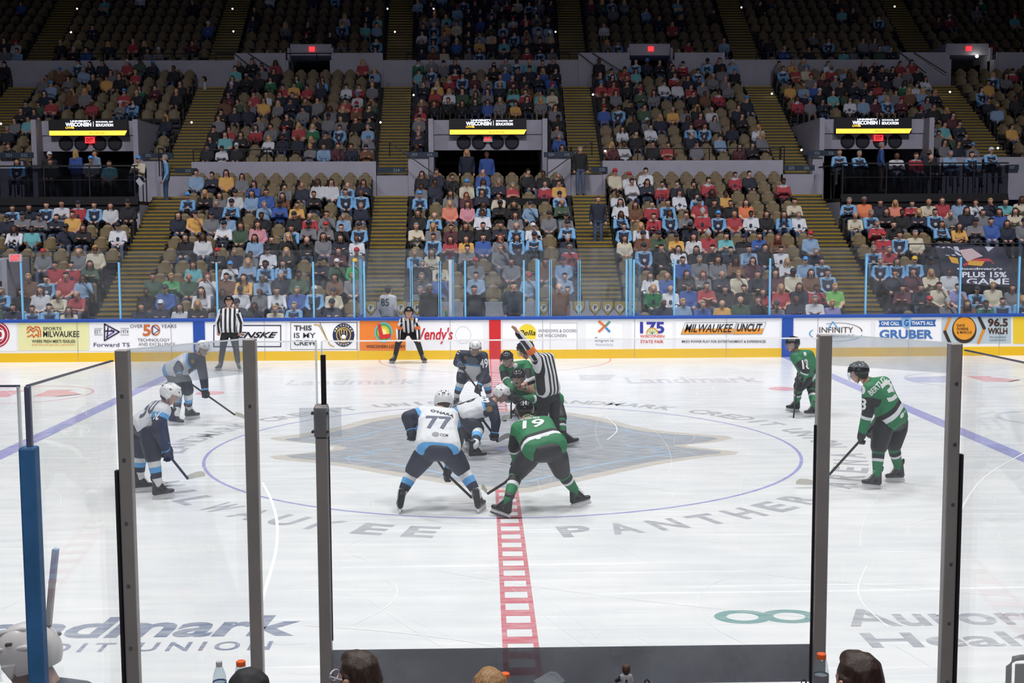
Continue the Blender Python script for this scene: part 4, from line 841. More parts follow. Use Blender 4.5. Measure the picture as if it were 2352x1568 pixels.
# occupied seats too (backs show between people)
occ = [(p[0], p[1], p[2], p[3], p[4]) for p in picks]+[(p[0], p[1], p[2], p[3], p[4]) for p in rest]
order = sorted(empty, key=lambda p: (['lower', 'middle', 'upper'].index(p[0]), p[1])); ind = order[:300]; sstuff = order[300:]+occ
for t, k, bi, i, X in ind:
    z, y, _, _ = TI[t]; L = (X, y(k), z(k)+.002)
    o = thing('stadium_seat', 'empty folded tan seat, %s row, %s, %s seats' % (ORD[k], BL[bi], t), 'seat', L, 'empty seats in %s row of the %s, %s seats' % (ORD[k], BL[bi], t))
    link('backrest', S_BACK, o); link('seat', S_PAN, o); link('frame', S_FR, o)
def npmesh(me):
    n = len(me.vertices); co = np.empty(n*3, np.float32); me.vertices.foreach_get('co', co)
    nl = len(me.loops); li = np.empty(nl, np.int32); me.loops.foreach_get('vertex_index', li)
    npoly = len(me.polygons); ls = np.empty(npoly, np.int32); me.polygons.foreach_get('loop_start', ls); lt = np.empty(npoly, np.int32); me.polygons.foreach_get('loop_total', lt)
    mi = np.empty(npoly, np.int32); me.polygons.foreach_get('material_index', mi)
    vm = np.zeros(n, int); vm[li] = np.repeat(mi, lt)
    return co.reshape(-1, 3), li, ls, lt, vm
def attr_mat(name, rough=.75):
    m = bpy.data.materials.new(name); m.use_nodes = True; nt = m.node_tree; a = nt.nodes.new('ShaderNodeAttribute'); a.attribute_name = 'col'
    nt.links.new(a.outputs['Color'], nt.nodes['Principled BSDF'].inputs['Base Color']); nt.nodes['Principled BSDF'].inputs['Roughness'].default_value = rough; return m
def merged(name, items, m, smooth=True):   # items: (npmesh, matrix, palette array)
    CO, LI, LS, LT, CL = [], [], [], [], []; v0 = l0 = 0
    for (co, li, ls, lt, vm), mt, pal in items:
        A = np.array(mt); CO.append(co@A[:3, :3].T+A[:3, 3]); LI.append(li+v0); LS.append(ls+l0); LT.append(lt); CL.append(pal[vm]); v0 += len(co); l0 += len(li)
    CO = np.concatenate(CO).astype(np.float32); LI = np.concatenate(LI); LS = np.concatenate(LS); CL = np.concatenate(CL)
    me = bpy.data.meshes.new(name); me.vertices.add(len(CO)); me.vertices.foreach_set('co', CO.ravel()); me.loops.add(len(LI)); me.loops.foreach_set('vertex_index', LI.astype(np.int32))
    me.polygons.add(len(LS)); me.polygons.foreach_set('loop_start', LS.astype(np.int32)); me.polygons.foreach_set('use_smooth', np.full(len(LS), smooth))
    me.update(calc_edges=True); me.validate()
    at_ = me.attributes.new('col', 'FLOAT_COLOR', 'POINT'); c4 = np.ones((len(CO), 4), np.float32); c4[:, :3] = CL; at_.data.foreach_set('color', c4.ravel())
    me.materials.append(m); return link(name, me)
AMS = attr_mat('crowd_cloth'); AMT = attr_mat('seat_plastic', .55)
sb, sp_, sf = npmesh(S_BACK), npmesh(S_PAN), npmesh(S_FR); tan_ = np.array([(.15, .105, .043)]); chc = np.array([(.03, .03, .033)])
it = []
for t, k, bi, i, X in sstuff:
    z, y, _, _ = TI[t]; mt = Matrix.Translation((X, y(k), z(k))); it += [(sb, mt, tan_), (sp_, mt, chc), (sf, mt, chc)]
o = merged("stadium_seats", it, AMT, False); tag(o, 'rows of tan backed folding seats filling the rest of the stands', 'seats', None, 'stuff')
SM = {}
for pi in (0, 1, 2):
    for st in (0, 1, 2, 3): SM[(pi, st)] = (lambda r: (npmesh(r[0]), r[1]))(person_mesh(pi, st, .05, True))
SH = {k: npmesh(hair_mesh(k, .035)) for k in 'sfxck'}
it = []
for t, k, bi, i, X, top, hair in rest:
    st, c, _ = TOP[top]; pi = rnd.choice((0, 0, 1, 2)); (nm_, hc) = SM[(pi, st)]; z, y, _, _ = TI[t]
    mt = Matrix.Translation((X+rnd.uniform(-.04, .04), y(k), z(k)))@Matrix.Rotation(rnd.uniform(-.3, .3), 4, 'Z')@Matrix.Scale(rnd.uniform(.9, 1.05), 4)
    sk = rnd.choice(SK); tr = rnd.choice(TR); pal = np.array([sk, c, (.012, .016, .035), tr, (.08, .08, .085), (.5, .5, .52), (0, 0, 0), (0, 0, 0)])
    it.append((nm_, mt, pal)); hk, hcol, _ = HAIR[hair]; it.append((SH[hk], mt@Matrix.Translation(hc), np.array([hcol])))
o = merged('crowd', it, AMS); tag(o, 'dim crowd of seated fans filling the upper and middle seats', 'crowd', None, 'stuff')
print('PICKS', len(picks), 'REST', len(rest), 'EMPTY', len(empty), 'SSTUFF', len(sstuff))
# people standing or on the platforms: (x, head v, depth Y, floor z, pose, top, hair, facing, label)
for x, v, Y, pi, top, hair, rz, lab in [
 (1072, 350, 25.4, 4, 'n', 'F', 0, 'standing woman in navy shirt, blond hair, hands low, in centre portal'), (1118, 356, 25.6, 4, 'b', 'h', 0, 'standing woman in bright blue shirt raising an arm in centre portal'),
 (1333, 344, 24.3, 4, 'k', 'g', .2, 'standing man in black sweater and light trousers at centre right stair head'), (1374, 458, 20.5, 4, 'n', 'h', 0, 'standing man in navy vest and jeans on the centre right stairs'),
 (378, 363, 23.7, 4, 'J', 'g', -1.2, 'standing man in hockey jersey and jeans at the left stair head'), (468, 182, 33.6, 4, 'w', 'd', -1.3, 'standing man in white shirt climbing the left middle stairs'),
 (175, 352, 24.6, 4, 'b', 'F', 2.8, 'standing woman in blue shirt seen from behind on left platform'), (218, 352, 24.4, 4, 'l', 'h', -.8, 'standing man in light blue shirt at back of left platform'),
 (114, 357, 24.0, 4, 'k', 'C', .5, 'standing man in black with pale hat on left platform'), (2026, 334, 24.6, 4, 'b', 'g', 1.4, 'standing man in teal shirt walking across right platform'), (2134, 336, 24.6, 4, 'n', 'x', 2.9, 'standing man in navy shirt seen from behind on right platform'),
 (893, 665, 13.7, 4, 'w', 'd', 2.6, 'player in white jersey numbered eighty five bending in penalty box'), (987, 662, 13.7, 4, 'k', 'g', .2, 'man in dark suit standing in the left penalty box'), (1089, 665, 13.7, 4, 'k', 'd', 0, 'man in black suit and white shirt at the timekeepers bench'),
 (1180, 657, 13.7, 4, 'n', 'd', .2, 'man in dark jacket looking down at the timekeepers bench'), (1284, 660, 13.7, 4, 'h', 'x', 0, 'bald man in brown suit and purple tie in right penalty box'), (1394, 110, 37, 4, 'l', 'h', 2.6, 'standing man in light blue shirt in upper right block')]:
    P = at(x, v, Y); s = 1.04; z = P.z-1.62*s
    if x == 2134: z = 4.4
    if x in (1333, 1374, 378): z = {1333: ZL(12), 1374: ZL(7), 378: ZL(11)}[x]; s = (P.z-z)/1.62
    o = put_person(Vector((P.x, Y, z)), rz, pi, top, hair, lab, scale=s)
    if x == 893:
        vs, fs = nrm('85', bold=.03); b = MB(); b.add([(.13-.26*x_, .18, 1.2+.2*y_) for x_, y_ in vs], fs, col('2A2C38')); b.build('jersey_number', o)
for x, v, top, hair, lab in [(38, 372, 'J', 'f', 'leftmost seated person in light blue jersey on the left platform'), (115, 372, 'k', 'd', 'seated person in black on left platform below the hat wearer'), (208, 366, 'g', 'u', 'seated person in grey sweatshirt and blue cap on left platform'), (250, 376, 't', 'd', 'seated person in teal jacket with cup on left platform'), (316, 366, 'c', 'u', 'seated man in cream shirt and blue cap on left platform'),
 (1928, 350, 'J', 'h', 'seated person in light blue jersey at left end of right platform'), (1975, 353, 'J', 'g', 'seated grey haired person in light blue jersey on right platform'), (2060, 358, 'w', 'x', 'seated man in white and green jersey on right platform'), (2106, 358, 'R', 'h', 'seated woman in red hockey jersey on right platform'), (2140, 362, 'k', 'x', 'seated man in black top on right platform'), (2184, 353, 'l', 'g', 'seated man in pale blue button shirt on right platform'), (2234, 355, 'J', 'd', 'seated man with arms folded in light blue jersey on right platform'), (2278, 346, 'J', 'C', 'seated man in white cap and jersey at right end of the platform')]:
    P = at(x, v, 23.2); zs = max(4.4, P.z-1.16)+.44
    ch = thing('high_chair', 'black high chair under the ' + lab.replace('seated ', '').replace(' on right platform', '').replace(' of the platform', '').replace(' on the left platform', '').replace(' on left platform', ''), 'chair', (P.x, 23.2, 4.4)); b = MB(); b.box((-.22, -.18, zs-.04-4.4), (.22, .24, zs-4.4), BLK); b.build('seat', ch, bevel=.01)
    b = MB(); b.box((-.22, .26, zs+.1-4.4), (.22, .29, zs+.45-4.4), BLK); b.build('backrest', ch, bevel=.01)
    for sx in (-.2, .2):
        for sy in (-.16, .26): b = MB(); b.box((sx-.015, sy-.015, 0), (sx+.015, sy+.015, zs-4.42 if sy < 0 else zs+.3-4.4), BLK); b.build('leg', ch)
    put_person(Vector((P.x, 23.2, max(4.4, P.z-1.16))), rnd.uniform(-.2, .2), rnd.choice((0, 1)), top, hair, lab)
P = at(1374, 458, 21.0)
b = MB(); Q = at(320, 419, 22.1); b.slab([Q+Vector((-.12, 0, .05)), Q+Vector((0, 0, .17)), Q+Vector((.15, 0, -.03)), Q+Vector((.03, 0, -.17))], (0, 1, 0), .02, WHM); tag(b.build('paper_sheet', off=Q, loc=Q), 'white tilted sheet hanging on the left platform glass', 'paper')
# ---------------- near glass bay ----------------
STL = M('post_steel', (.36, .34, .33), .42, metal=.35, noise=.2, nscale=4); STD = M('post_dark', (.012, .010, .014), .5); BPO = M('post_worn_blue', hx('34699C'), .55, noise=.35, nscale=9, bump=.2)
GN = glass('near_glass', (.985, .99, .995), .03, .9, .015); GN2 = glass('clear_strip', (.90, .915, .93), .16, .9, .05); FILM = glass('dark_film', (.26, .26, .28), .10, .4, .2); EDG = M('glass_edge', (.10, .11, .17), .2); EDW = edge_mat('glass_edge_light', (.85, .88, .9))
P1, P2, P3, P4, P5 = at(281, 803, -13.5), at(573, 778, -12.95), at(738, 928, -12.95), at(1894, 768, -12.95), at(2194, 788, -13.3)
PE = at(63, 886, -14.67); PR = at(2420, 848, -14.3)
bay = thing('rink_glass', 'tall clear glass bay on steel posts closest to the camera, facing the ice between benches', 'rink glass', (0, -13, 1.1)); O = bay.location
def gpost(P, w, zt, m, nm='glass_post', lab=None, round_=True, z0=1.0):
    b = MB()
    if round_:
        pr = [(-.5, -.35), (-.42, -.5), (.42, -.5), (.5, -.35), (.5, .5), (-.5, .5)]
        b.slab([(P.x+x*w, P.y+y*w*.9, z0) for x, y in pr], (0, 0, 1), zt-z0, m)
    else: b.box((P.x-w/2, P.y-w/2, z0), (P.x+w/2, P.y+w/2, zt), m)
    o = b.build(nm, bay, off=O, bevel=.008)
    if lab: o['label'] = lab
    return o
gpost(P1, .058, P1.z, STL, lab='leftmost steel post'); gpost(P2, .062, P2.z+.0, STL); gpost(P3, .060, P3.z, STL, lab='shorter steel post with bracket'); gpost(P4, .066, P4.z, STL); gpost(P5, .058, P5.z, STL)
for P in (P1, P5):
    s = -1 if P.x < 0 else 1; b = MB(); 
    for z in np.arange(1.35, 2.95, .28): b.lathe([(0.0, .012), (.008, .010), (.012, .0)], M('screw', (.35, .35, .35), .3, metal=1), n=8) if 0 else b.tube([(P.x, P.y-.028, z), (P.x, P.y-.036, z)], .007, M('screw', (.45, .45, .45), .3, metal=1), 8)
    b.build('screw', bay, off=O, kind='stuff')
    b = MB(); b.box((P.x+s*.030, P.y-.03, 1.0), (P.x+s*.044, P.y+.0, 2.42), STD); b.build('gasket', bay, off=O)
b = MB(); b.tube([(P2.x, P2.y-.03, 2.62), (P2.x, P2.y-.036, 2.62)], .007, M('screw'), 8); b.build('screw', bay, off=O)
def pane(A, B_, z0, zt, zt2=None, m=GN, th=.012, nm='glass_pane', edge=None):
    A = Vector(A); B_ = Vector(B_); A.z = B_.z = 0; t = (B_-A).normalized(); n = Vector((-t.y, t.x, 0))*th; zt2 = zt2 or zt
    b = MB(); vs = [A+Vector((0, 0, z0)), B_+Vector((0, 0, z0)), B_+Vector((0, 0, zt2)), A+Vector((0, 0, zt))]; b.slab([v-n/2 for v in vs], n/th, th, m); o = b.build(nm, bay, off=O)
    if edge: b = MB(); b.bar(A+Vector((0, 0, zt)), B_+Vector((0, 0, zt2)), th*1.05, .006, edge); b.build('glass_edge', bay, off=O)
    return o
ZT = 2.93
pane(P1+Vector((.02, .01, 0)), P2+Vector((-.02, 0, 0)), 1.15, P1.z, P2.z, edge=EDW); pane(P2+Vector((.03, 0, 0)), P3+Vector((-.022, 0, 0)), 1.15, 2.925, edge=EDW)
pane(P3+Vector((.008, .01, 0)), P4+Vector((-.03, 0, 0)), 1.2, 2.925, 2.925, edge=edge_mat('glass_edge_bright', (1, 1, 1), 1)); pane(P4+Vector((.03, 0, 0)), P5+Vector((-.02, .01, 0)), 1.15, P4.z+.0, P5.z+.0, edge=EDW)
pane(P1+Vector((.02, .03, 0)), P2+Vector((-.03, .02, 0)), 2.77, P1.z, P2.z, m=GN2, nm='clear_strip'); pane(P4+Vector((.04, .02, 0)), P5+Vector((-.02, .03, 0)), 2.79, P4.z, P5.z, m=GN2, nm='clear_strip')
pane(PE, P1+Vector((-.04, -.02, 0)), 1.0, PE.z, 2.90, edge=EDG); pane(P5+Vector((.04, -.02, 0)), PR, 1.0, 2.90, 2.93, edge=EDG)
b = MB(); b.box((P3.x-.024, P3.y-.01, P3.z-.05), (P3.x-.016, P3.y+.01, 2.925), EDW); b.box((P3.x+.004, P3.y-.008, P3.z), (P3.x+.010, P3.y+.008, 2.925), EDW); b.build('glass_edge', bay, off=O)
b = MB(); b.box((P3.x+.002, P3.y-.014, 2.4), (P3.x+.026, P3.y+.0, 2.86), STD); b.box((P3.x+.032, P3.y-.01, 1.45), (P3.x+.037, P3.y+.0, 2.6), STD); b.box((P4.x-.044, P4.y-.01, 1.2), (P4.x-.034, P4.y, 2.5), STD); b.build('gasket', bay, off=O)
b = MB(); b.box((P3.x-.10, P3.y-.045, 2.47), (P3.x+.10, P3.y-.040, 2.61), GN2); b.build('bracket_plate', bay, off=O)
b = MB(); b.box((P3.x-.034, P3.y-.04, 2.462), (P3.x+.034, P3.y+.03, 2.615), STL); b.build('bracket', bay, off=O, bevel=.01)
for sx in (-1, 1):
    for z in (2.495, 2.585): b = MB(); b.tube([(P3.x+sx*.036, P3.y-.06, z), (P3.x+sx*.036, P3.y-.035, z)], .007, M('screw'), 8); b.build('bolt', bay, off=O)
b = MB(); b.box((P3.x+.03, P3.y+.02, 1.2), (P4.x-.03, P3.y+.024, 1.392), FILM); b.build('dark_film', bay, off=O)
# painted corner post of the side glass + next pane
cp = gpost(PE+Vector((-.004, 0, 0)), .055, at(63, 1025, -14.67).z, BPO, 'corner_post', 'worn blue painted corner post', False, z0=.9)
b = MB(); b.box((PE.x-.010, PE.y-.012, at(63, 1025, -14.67).z-.02), (PE.x+.010, PE.y+.012, PE.z), EDG); b.build('glass_edge', bay, off=O, bevel=.006)
Q = at(45, 886, -14.67); pane(Vector((-4.5, -14.67, 0)), Vector((Q.x, -14.67, 0)), .9, Q.z, edge=EDG); b = MB(); b.box((Q.x-.008, -14.68, 1.0), (Q.x, -14.66, Q.z), EDW); b.build('glass_edge', bay, off=O, bevel=.003)
# near boards + ledge
nb = thing('dasher_boards', 'near side rink boards with blue ledge at the bottom right of the photo', 'rink boards', (0, -12.95, 0)); 
b = MB(); b.box((-22, -13.02, 0), (22, -12.93, 1.12), WB); b.build('board_panel', nb, off=nb.location)
b = MB(); b.box((-22, -13.14, 1.10), (P3.x, -12.90, 1.15), CAPB); b.box((P3.x, -13.14, 1.10), (22, -12.90, 1.15), CAPB); b.build('cap_rail', nb, off=nb.location)
b = MB(); b.box((-1.86, -13.45, 1.12), (1.86, -12.98, 1.17), M('ledge_dark', (.05, .05, .06), .5)); b.build('ledge', nb, off=nb.location)
# bottles
def bottle(x, v, Y, cap, liq, lab, h=.20, r=.033, band_='2E5FB4', capr=.014):
    P = at(x, v, Y); z0 = P.z-h; o = thing('drink_bottle', lab, 'bottle', (P.x, Y, z0)); c = (0, 0, 0); BG = MC.get('bottle_clear') or glass('bottle_clear', (.80, .86, .88), .12, 1, .05)
    pr = [(0, 0), (r*.9, 0), (r, .008), (r, h*.3), (r*.93, h*.33), (r, h*.37), (r, h*.62), (r*.86, h*.74), (capr*1.15, h*.88), (capr, h*.9)]
    b = MB(); b.lathe(pr, BG, n=20); b.build('shell', o, smooth=True)
    b = MB(); b.lathe([(0, h*.9-.004), (capr, h*.9-.002), (capr*1.05, h*.9+.004), (capr*1.05, h-.003), (capr*.9, h), (0, h)], col(cap), n=20); b.build('cap', o)
    b = MB(); b.lathe([(0, .004), (r*.86, .005), (r*.9, h*.55), (0, h*.55)], M('liquid_'+liq, hx(liq), .2), n=16); b.build('liquid', o, smooth=True)
    b = MB(); b.lathe([(r*1.01, h*.34), (r*1.01, h*.58)], col(band_), n=20); b.build('label', o, smooth=True)
bottle(503, 1518, -13.2, 'C8C8CC', 'B8C4D0', 'clear water bottle with blue label and white cap on the ledge', .23, .032)
bottle(553, 1517, -13.2, 'F06828', 'A8AEB4', 'clear sports bottle with orange cap behind the black cap', .22, .035, 'C8C8CC', .021)
bottle(1160, 1545, -13.2, 'F06828', 'A8AEB4', 'sports bottle with orange cap beside the blond head', .20, .035, 'C8C8CC', .021)
bottle(1887, 1500, -13.2, 'F06828', 'A0A4AC', 'sports bottle with orange cap in front of right steel post', .24, .036, '7A7A80', .021)
for x, lab in ((1140, 'green topped bottle'),): pass
for x, v, Y, lab in ((1025, 707, 13.2, 'left'), (1240, 706, 13.2, 'right')):
    P = at(x, v, Y); o = thing('drink_bottle', 'green squeeze bottle with orange cap on the %s side of the timekeepers box' % lab, 'bottle', (P.x, Y, 1.12)); b = MB(); b.lathe([(0, 0), (.035, .0), (.035, .14), (.02, .17), (0, .17)], col('2E8A50'), n=14); b.build('shell', o, smooth=True); b = MB(); b.lathe([(.02, .17), (.02, .2), (.008, .22), (0, .225)], col('F06828'), n=12); b.build('cap', o)
# foreground spectators (heads seen from behind)
HSK = M('skin_near', (.50, .27, .19), .55); 
def head_back(x, v, Y, w, hcol, lab, yaw=0, long=False, cap=False, glasses=False):
    P = at(x, v, Y); s = w/.185; o = thing('person', lab, 'person', (P.x, Y, P.z-.105*s)); o.rotation_euler.z = yaw
    H = [[((0, 0, 0), .088), ((0, .045, -.06), .052)], [((0, .0, -.05), .055), ((0, -.02, -.16), .06)], [((0, .09, -.005), .012), ((0, .108, -.03), .014)], [((-.09, 0, -.02), .016), ((-.095, -.01, 0), .016)], [((.09, 0, -.02), .016), ((.095, -.01, 0), .016)],
         [((-.17, -.02, -.25), .07), ((.17, -.02, -.25), .07), ((0, -.01, -.2), .07), ((-.15, -.02, -.5), .1), ((.15, -.02, -.5), .1)]]
    body = blob(H, .008, 4, [HSK, col('3A4050')]); 
    mi = [1 if p.center.z < -.17 else 0 for p in body.polygons]; body.polygons.foreach_set('material_index', mi); bo = link('body', body, o); bo.scale = (s,)*3
    hm = bpy.data.materials.new('hair_near'); hm.use_nodes = True; nt = hm.node_tree; tc = nt.nodes.new('ShaderNodeTexCoord'); mp = nt.nodes.new('ShaderNodeMapping'); mp.inputs['Scale'].default_value = (60, 60, 6); n = nt.nodes.new('ShaderNodeTexNoise'); n.inputs['Scale'].default_value = 2; n.inputs['Detail'].default_value = 6
    r = nt.nodes.new('ShaderNodeValToRGB'); r.color_ramp.elements[0].position = .3; r.color_ramp.elements[1].position = .75; r.color_ramp.elements[0].color = (*[c*.45 for c in hcol], 1); r.color_ramp.elements[1].color = (*[c*1.5 for c in hcol], 1)
    bp = nt.nodes.new('ShaderNodeBump'); bp.inputs['Strength'].default_value = .35; bp.inputs['Distance'].default_value = .01
    for a, c in ((tc.outputs['Object'], mp.inputs[0]), (mp.outputs[0], n.inputs['Vector']), (n.outputs['Fac'], r.inputs[0]), (r.outputs[0], nt.nodes['Principled BSDF'].inputs['Base Color']), (n.outputs['Fac'], bp.inputs['Height']), (bp.outputs[0], nt.nodes['Principled BSDF'].inputs['Normal'])): nt.links.new(a, c)
    nt.nodes['Principled BSDF'].inputs['Roughness'].default_value = .5
    hh = [[((0, -.012, .018), .094), ((0, -.03, -.02), .088)], [((0, .05, .06), .04), ((.02, .02, .075), .03), ((-.02, .02, .075), .03)], [((-.08, .0, .01), .022), ((-.075, -.03, -.06), .03), ((.08, .0, .01), .022), ((.075, -.03, -.06), .03), ((0, -.07, -.09), .03)]]
    if long: hh += [[((-.07, -.02, 0), .035), ((-.09, -.04, -.3), .04), ((.07, -.02, 0), .035), ((.09, -.04, -.3), .04), ((0, -.08, -.05), .05), ((0, -.09, -.3), .05)]]
    if cap: hh = [[((0, -.005, .03), .099), ((0, -.01, .0), .097)], [((-.05, .08, .02), .015), ((.05, .08, .02), .015), ((-.04, .17, .0), .01), ((.04, .17, .0), .01)]]
    h = link('cap' if cap else 'hair', blob(hh, .006, 3, [hm if not cap else M('cap_black', (.012, .012, .016), .7)]), o); h.scale = (s,)*3
    if glasses:
        b = MB(); m = M('frame_clear', (.45, .45, .5), .2); b.tube([(-.092, 0, .0), (-.085, .06, -.003), (-.07, .10, -.008)], .004, m, 6); b.tube([(.092, 0, .0), (.085, .06, -.003), (.07, .10, -.008)], .004, m, 6)
        for sx in (-1, 1): b.tube([(sx*.038+.032*math.cos(a), .104, -.012+.024*math.sin(a)) for a in [i*.5236 for i in range(13)]], .004, m, 6)
        g = b.build('glasses', o); g.scale = (s,)*3
    return o
head_back(822, 1495, -14.1, .165, hx('33231A'), 'boy with short brown hair and clear glasses at the bottom edge, beside left steel posts', 1.0, glasses=True)
head_back(1124, 1535, -14.0, .15, hx('9A7448'), 'child with short sandy blond hair at the bottom edge near the red line', .1)
head_back(1972, 1497, -14.2, .18, hx('2E1A12'), 'woman with long straight dark brown hair at the bottom edge right', .5, long=True)
head_back(570, 1543, -14.2, .16, (0, 0, 0), 'person wearing a black cap at the bottom edge beside the bottles', .3, cap=True)
# bobblehead figurine
P = at(1438, 1523, -13.15); z0 = P.z-.15; fgm = thing('figurine', 'small hockey figurine with brown hair and white jersey on the ledge', 'figurine', (P.x, -13.15, z0)); b = MB(); b.lathe([(0, 0), (.035, 0), (.035, .012), (0, .012)], BLK, n=20); b.build('base', fgm)
me = blob([[((-.012, 0, .02), .012), ((-.014, 0, .05), .014), ((.014, 0, .05), .014), ((.012, 0, .02), .012)], [((-.016, 0, .085), .014), ((.016, 0, .085), .014), ((0, 0, .055), .018)], [((-.02, 0, .088), .011), ((-.035, 0, .07), .009)], [((-.035, 0, .07), .009), ((-.045, .01, .062), .010)], [((.02, 0, .088), .011), ((.03, 0, .06), .009)]], .004, 2, [WHM, NVM]); me.polygons.foreach_set('material_index', [1 if (p.center.x < -.028 or p.center.z < .045) else 0 for p in me.polygons]); link('body', me, fgm)
link('head', blob([[((0, 0, .12), .02), ((0, .006, .112), .017)]], .003, 2, [HSK]), fgm); link('hair', blob([[((0, -.004, .127), .0215), ((0, -.006, .118), .02)]], .003, 2, [col('4A3020')]), fgm)
vs, fs = nrm('8', bold=.04); b = MB(); b.add([(-.006+.012*x_, -.0185, .06+.018*y_) for x_, y_ in vs], fs, col('1C2438')); b.build('number', fgm)
# black chair top at right, clear plastic bag, small loops
P = at(2345, 1520, -13.9); o = thing('folding_chair', 'black chair frame rising at the bottom right corner', 'chair', (P.x, -13.9, P.z-.5)); b = MB(); b.tube([(-.05, 0, .35), (-.05, 0, .48), (-.03, 0, .515), (0, 0, .52), (.3, 0, .52)], .012, BLK, 10); b.build('frame', o, smooth=True); b = MB(); b.box((-.02, .0, .38), (.3, .015, .49), BLK); b.build('backrest', o, bevel=.005)
P = at(1265, 1550, -13.4); b = MB(); b.tube([(-.075, 0, -.03), (-.03, 0, -.005), (0, 0, .012), (.025, 0, .008), (.06, 0, -.03)], .006, glass('plastic', (.8, .83, .86), .3, 1, .1), 8); b.add([(-.075, 0, -.03), (-.03, 0, -.005), (0, 0, .012), (.025, 0, .008), (.06, 0, -.03), (.05, .03, -.05), (-.06, .03, -.05)], [(0, 1, 2, 3, 4, 5, 6)], MC['plastic']); tag(b.build('plastic_bag', loc=P), 'crumpled clear plastic bag on the ledge beside the red line', 'bag')
for i, x in enumerate((1486, 1846)):
    P = at(x, 1566, -13.3); b = MB(); b.tube([(-.014, 0, -.02), (-.01, 0, .004), (0, 0, .012), (.01, 0, .004), (.014, 0, -.02)], .004, BLK, 6); tag(b.build('cord_loop', loc=P), 'small black cord loop on the ledge, %s' % ('right of the figurine' if i == 0 else 'left of the right steel post'), 'cord')
# ---------------- players and officials ----------------
def seg_param(V, segs):     # nearest segment index and parameter for every vertex
    n = len(V); best = np.full(n, 1e9); who = np.zeros(n, int); tt = np.zeros(n)
    for i, (a, b_, off) in enumerate(segs):
        A = np.array(a); D = np.array(b_)-A; t = np.clip(((V-A)@D)/(D@D), 0, 1); d = np.linalg.norm(V-A-t[:, None]*D, axis=1)-off
        m = d < best; best[m] = d[m]; who[m] = i; tt[m] = t[m]
    return who, tt
def vco(me):
    co = np.empty(len(me.vertices)*3); me.vertices.foreach_get('co', co); return co.reshape(-1, 3)
def setattr_(me, name, arr):
    a = me.attributes.new(name, 'FLOAT', 'POINT'); a.data.foreach_set('value', np.asarray(arr, np.float32))
def cloth(nt, rough=.7):
    b = nt.nodes['Principled BSDF']; b.inputs['Roughness'].default_value = rough
    n = nt.nodes.new('ShaderNodeTexNoise'); n.inputs['Scale'].default_value = 5; n.inputs['Detail'].default_value = 1.5; n.inputs['Distortion'].default_value = .8; tc = nt.nodes.new('ShaderNodeTexCoord'); nt.links.new(tc.outputs['Object'], n.inputs['Vector'])
    bp = nt.nodes.new('ShaderNodeBump'); bp.inputs['Strength'].default_value = .6; bp.inputs['Distance'].default_value = .05; nt.links.new(n.outputs['Fac'], bp.inputs['Height']); nt.links.new(bp.outputs[0], b.inputs['Normal']); return b
def ramp_mat(name, attr, stops):
    if name in MC: return MC[name]
    m = bpy.data.materials.new(name); m.use_nodes = True; nt = m.node_tree; b = cloth(nt)
    a = nt.nodes.new('ShaderNodeAttribute'); a.attribute_name = attr; r = nt.nodes.new('ShaderNodeValToRGB'); r.color_ramp.interpolation = 'CONSTANT'
    while len(r.color_ramp.elements) < len(stops): r.color_ramp.elements.new(.5)
    for i, (p, c) in enumerate(stops): r.color_ramp.elements[i].position = p; r.color_ramp.elements[i].color = (*c, 1)
    nt.links.new(a.outputs['Fac'], r.inputs[0]); nt.links.new(r.outputs[0], b.inputs['Base Color']); MC[name] = m; return m
def jersey_mat(name, hs, as_):      # torso ramp by attribute h, sleeve ramp by attribute a
    if name in MC: return MC[name]
    m = ramp_mat(name, 'h', hs); nt = m.node_tree; b = nt.nodes['Principled BSDF']
    a = nt.nodes.new('ShaderNodeAttribute'); a.attribute_name = 'a'; r = nt.nodes.new('ShaderNodeValToRGB'); r.color_ramp.interpolation = 'CONSTANT'
    while len(r.color_ramp.elements) < len(as_): r.color_ramp.elements.new(.5)
    for i, (p, c) in enumerate(as_): r.color_ramp.elements[i].position = p/2; r.color_ramp.elements[i].color = (*c, 1)
    h = nt.nodes.new('ShaderNodeMath'); h.operation = 'MULTIPLY'; h.inputs[1].default_value = .5; nt.links.new(a.outputs['Fac'], h.inputs[0]); nt.links.new(h.outputs[0], r.inputs[0])
    g = nt.nodes.new('ShaderNodeMath'); g.operation = 'GREATER_THAN'; g.inputs[1].default_value = as_[0][0] if as_[0][0] > 0 else .12; nt.links.new(a.outputs['Fac'], g.inputs[0])
    mx = nt.nodes.new('ShaderNodeMix'); mx.data_type = 'RGBA'; old = b.inputs['Base Color'].links[0].from_socket
    nt.links.new(g.outputs[0], mx.inputs[0]); nt.links.new(old, mx.inputs[6]); nt.links.new(r.outputs[0], mx.inputs[7]); nt.links.new(mx.outputs[2], b.inputs['Base Color']); return m
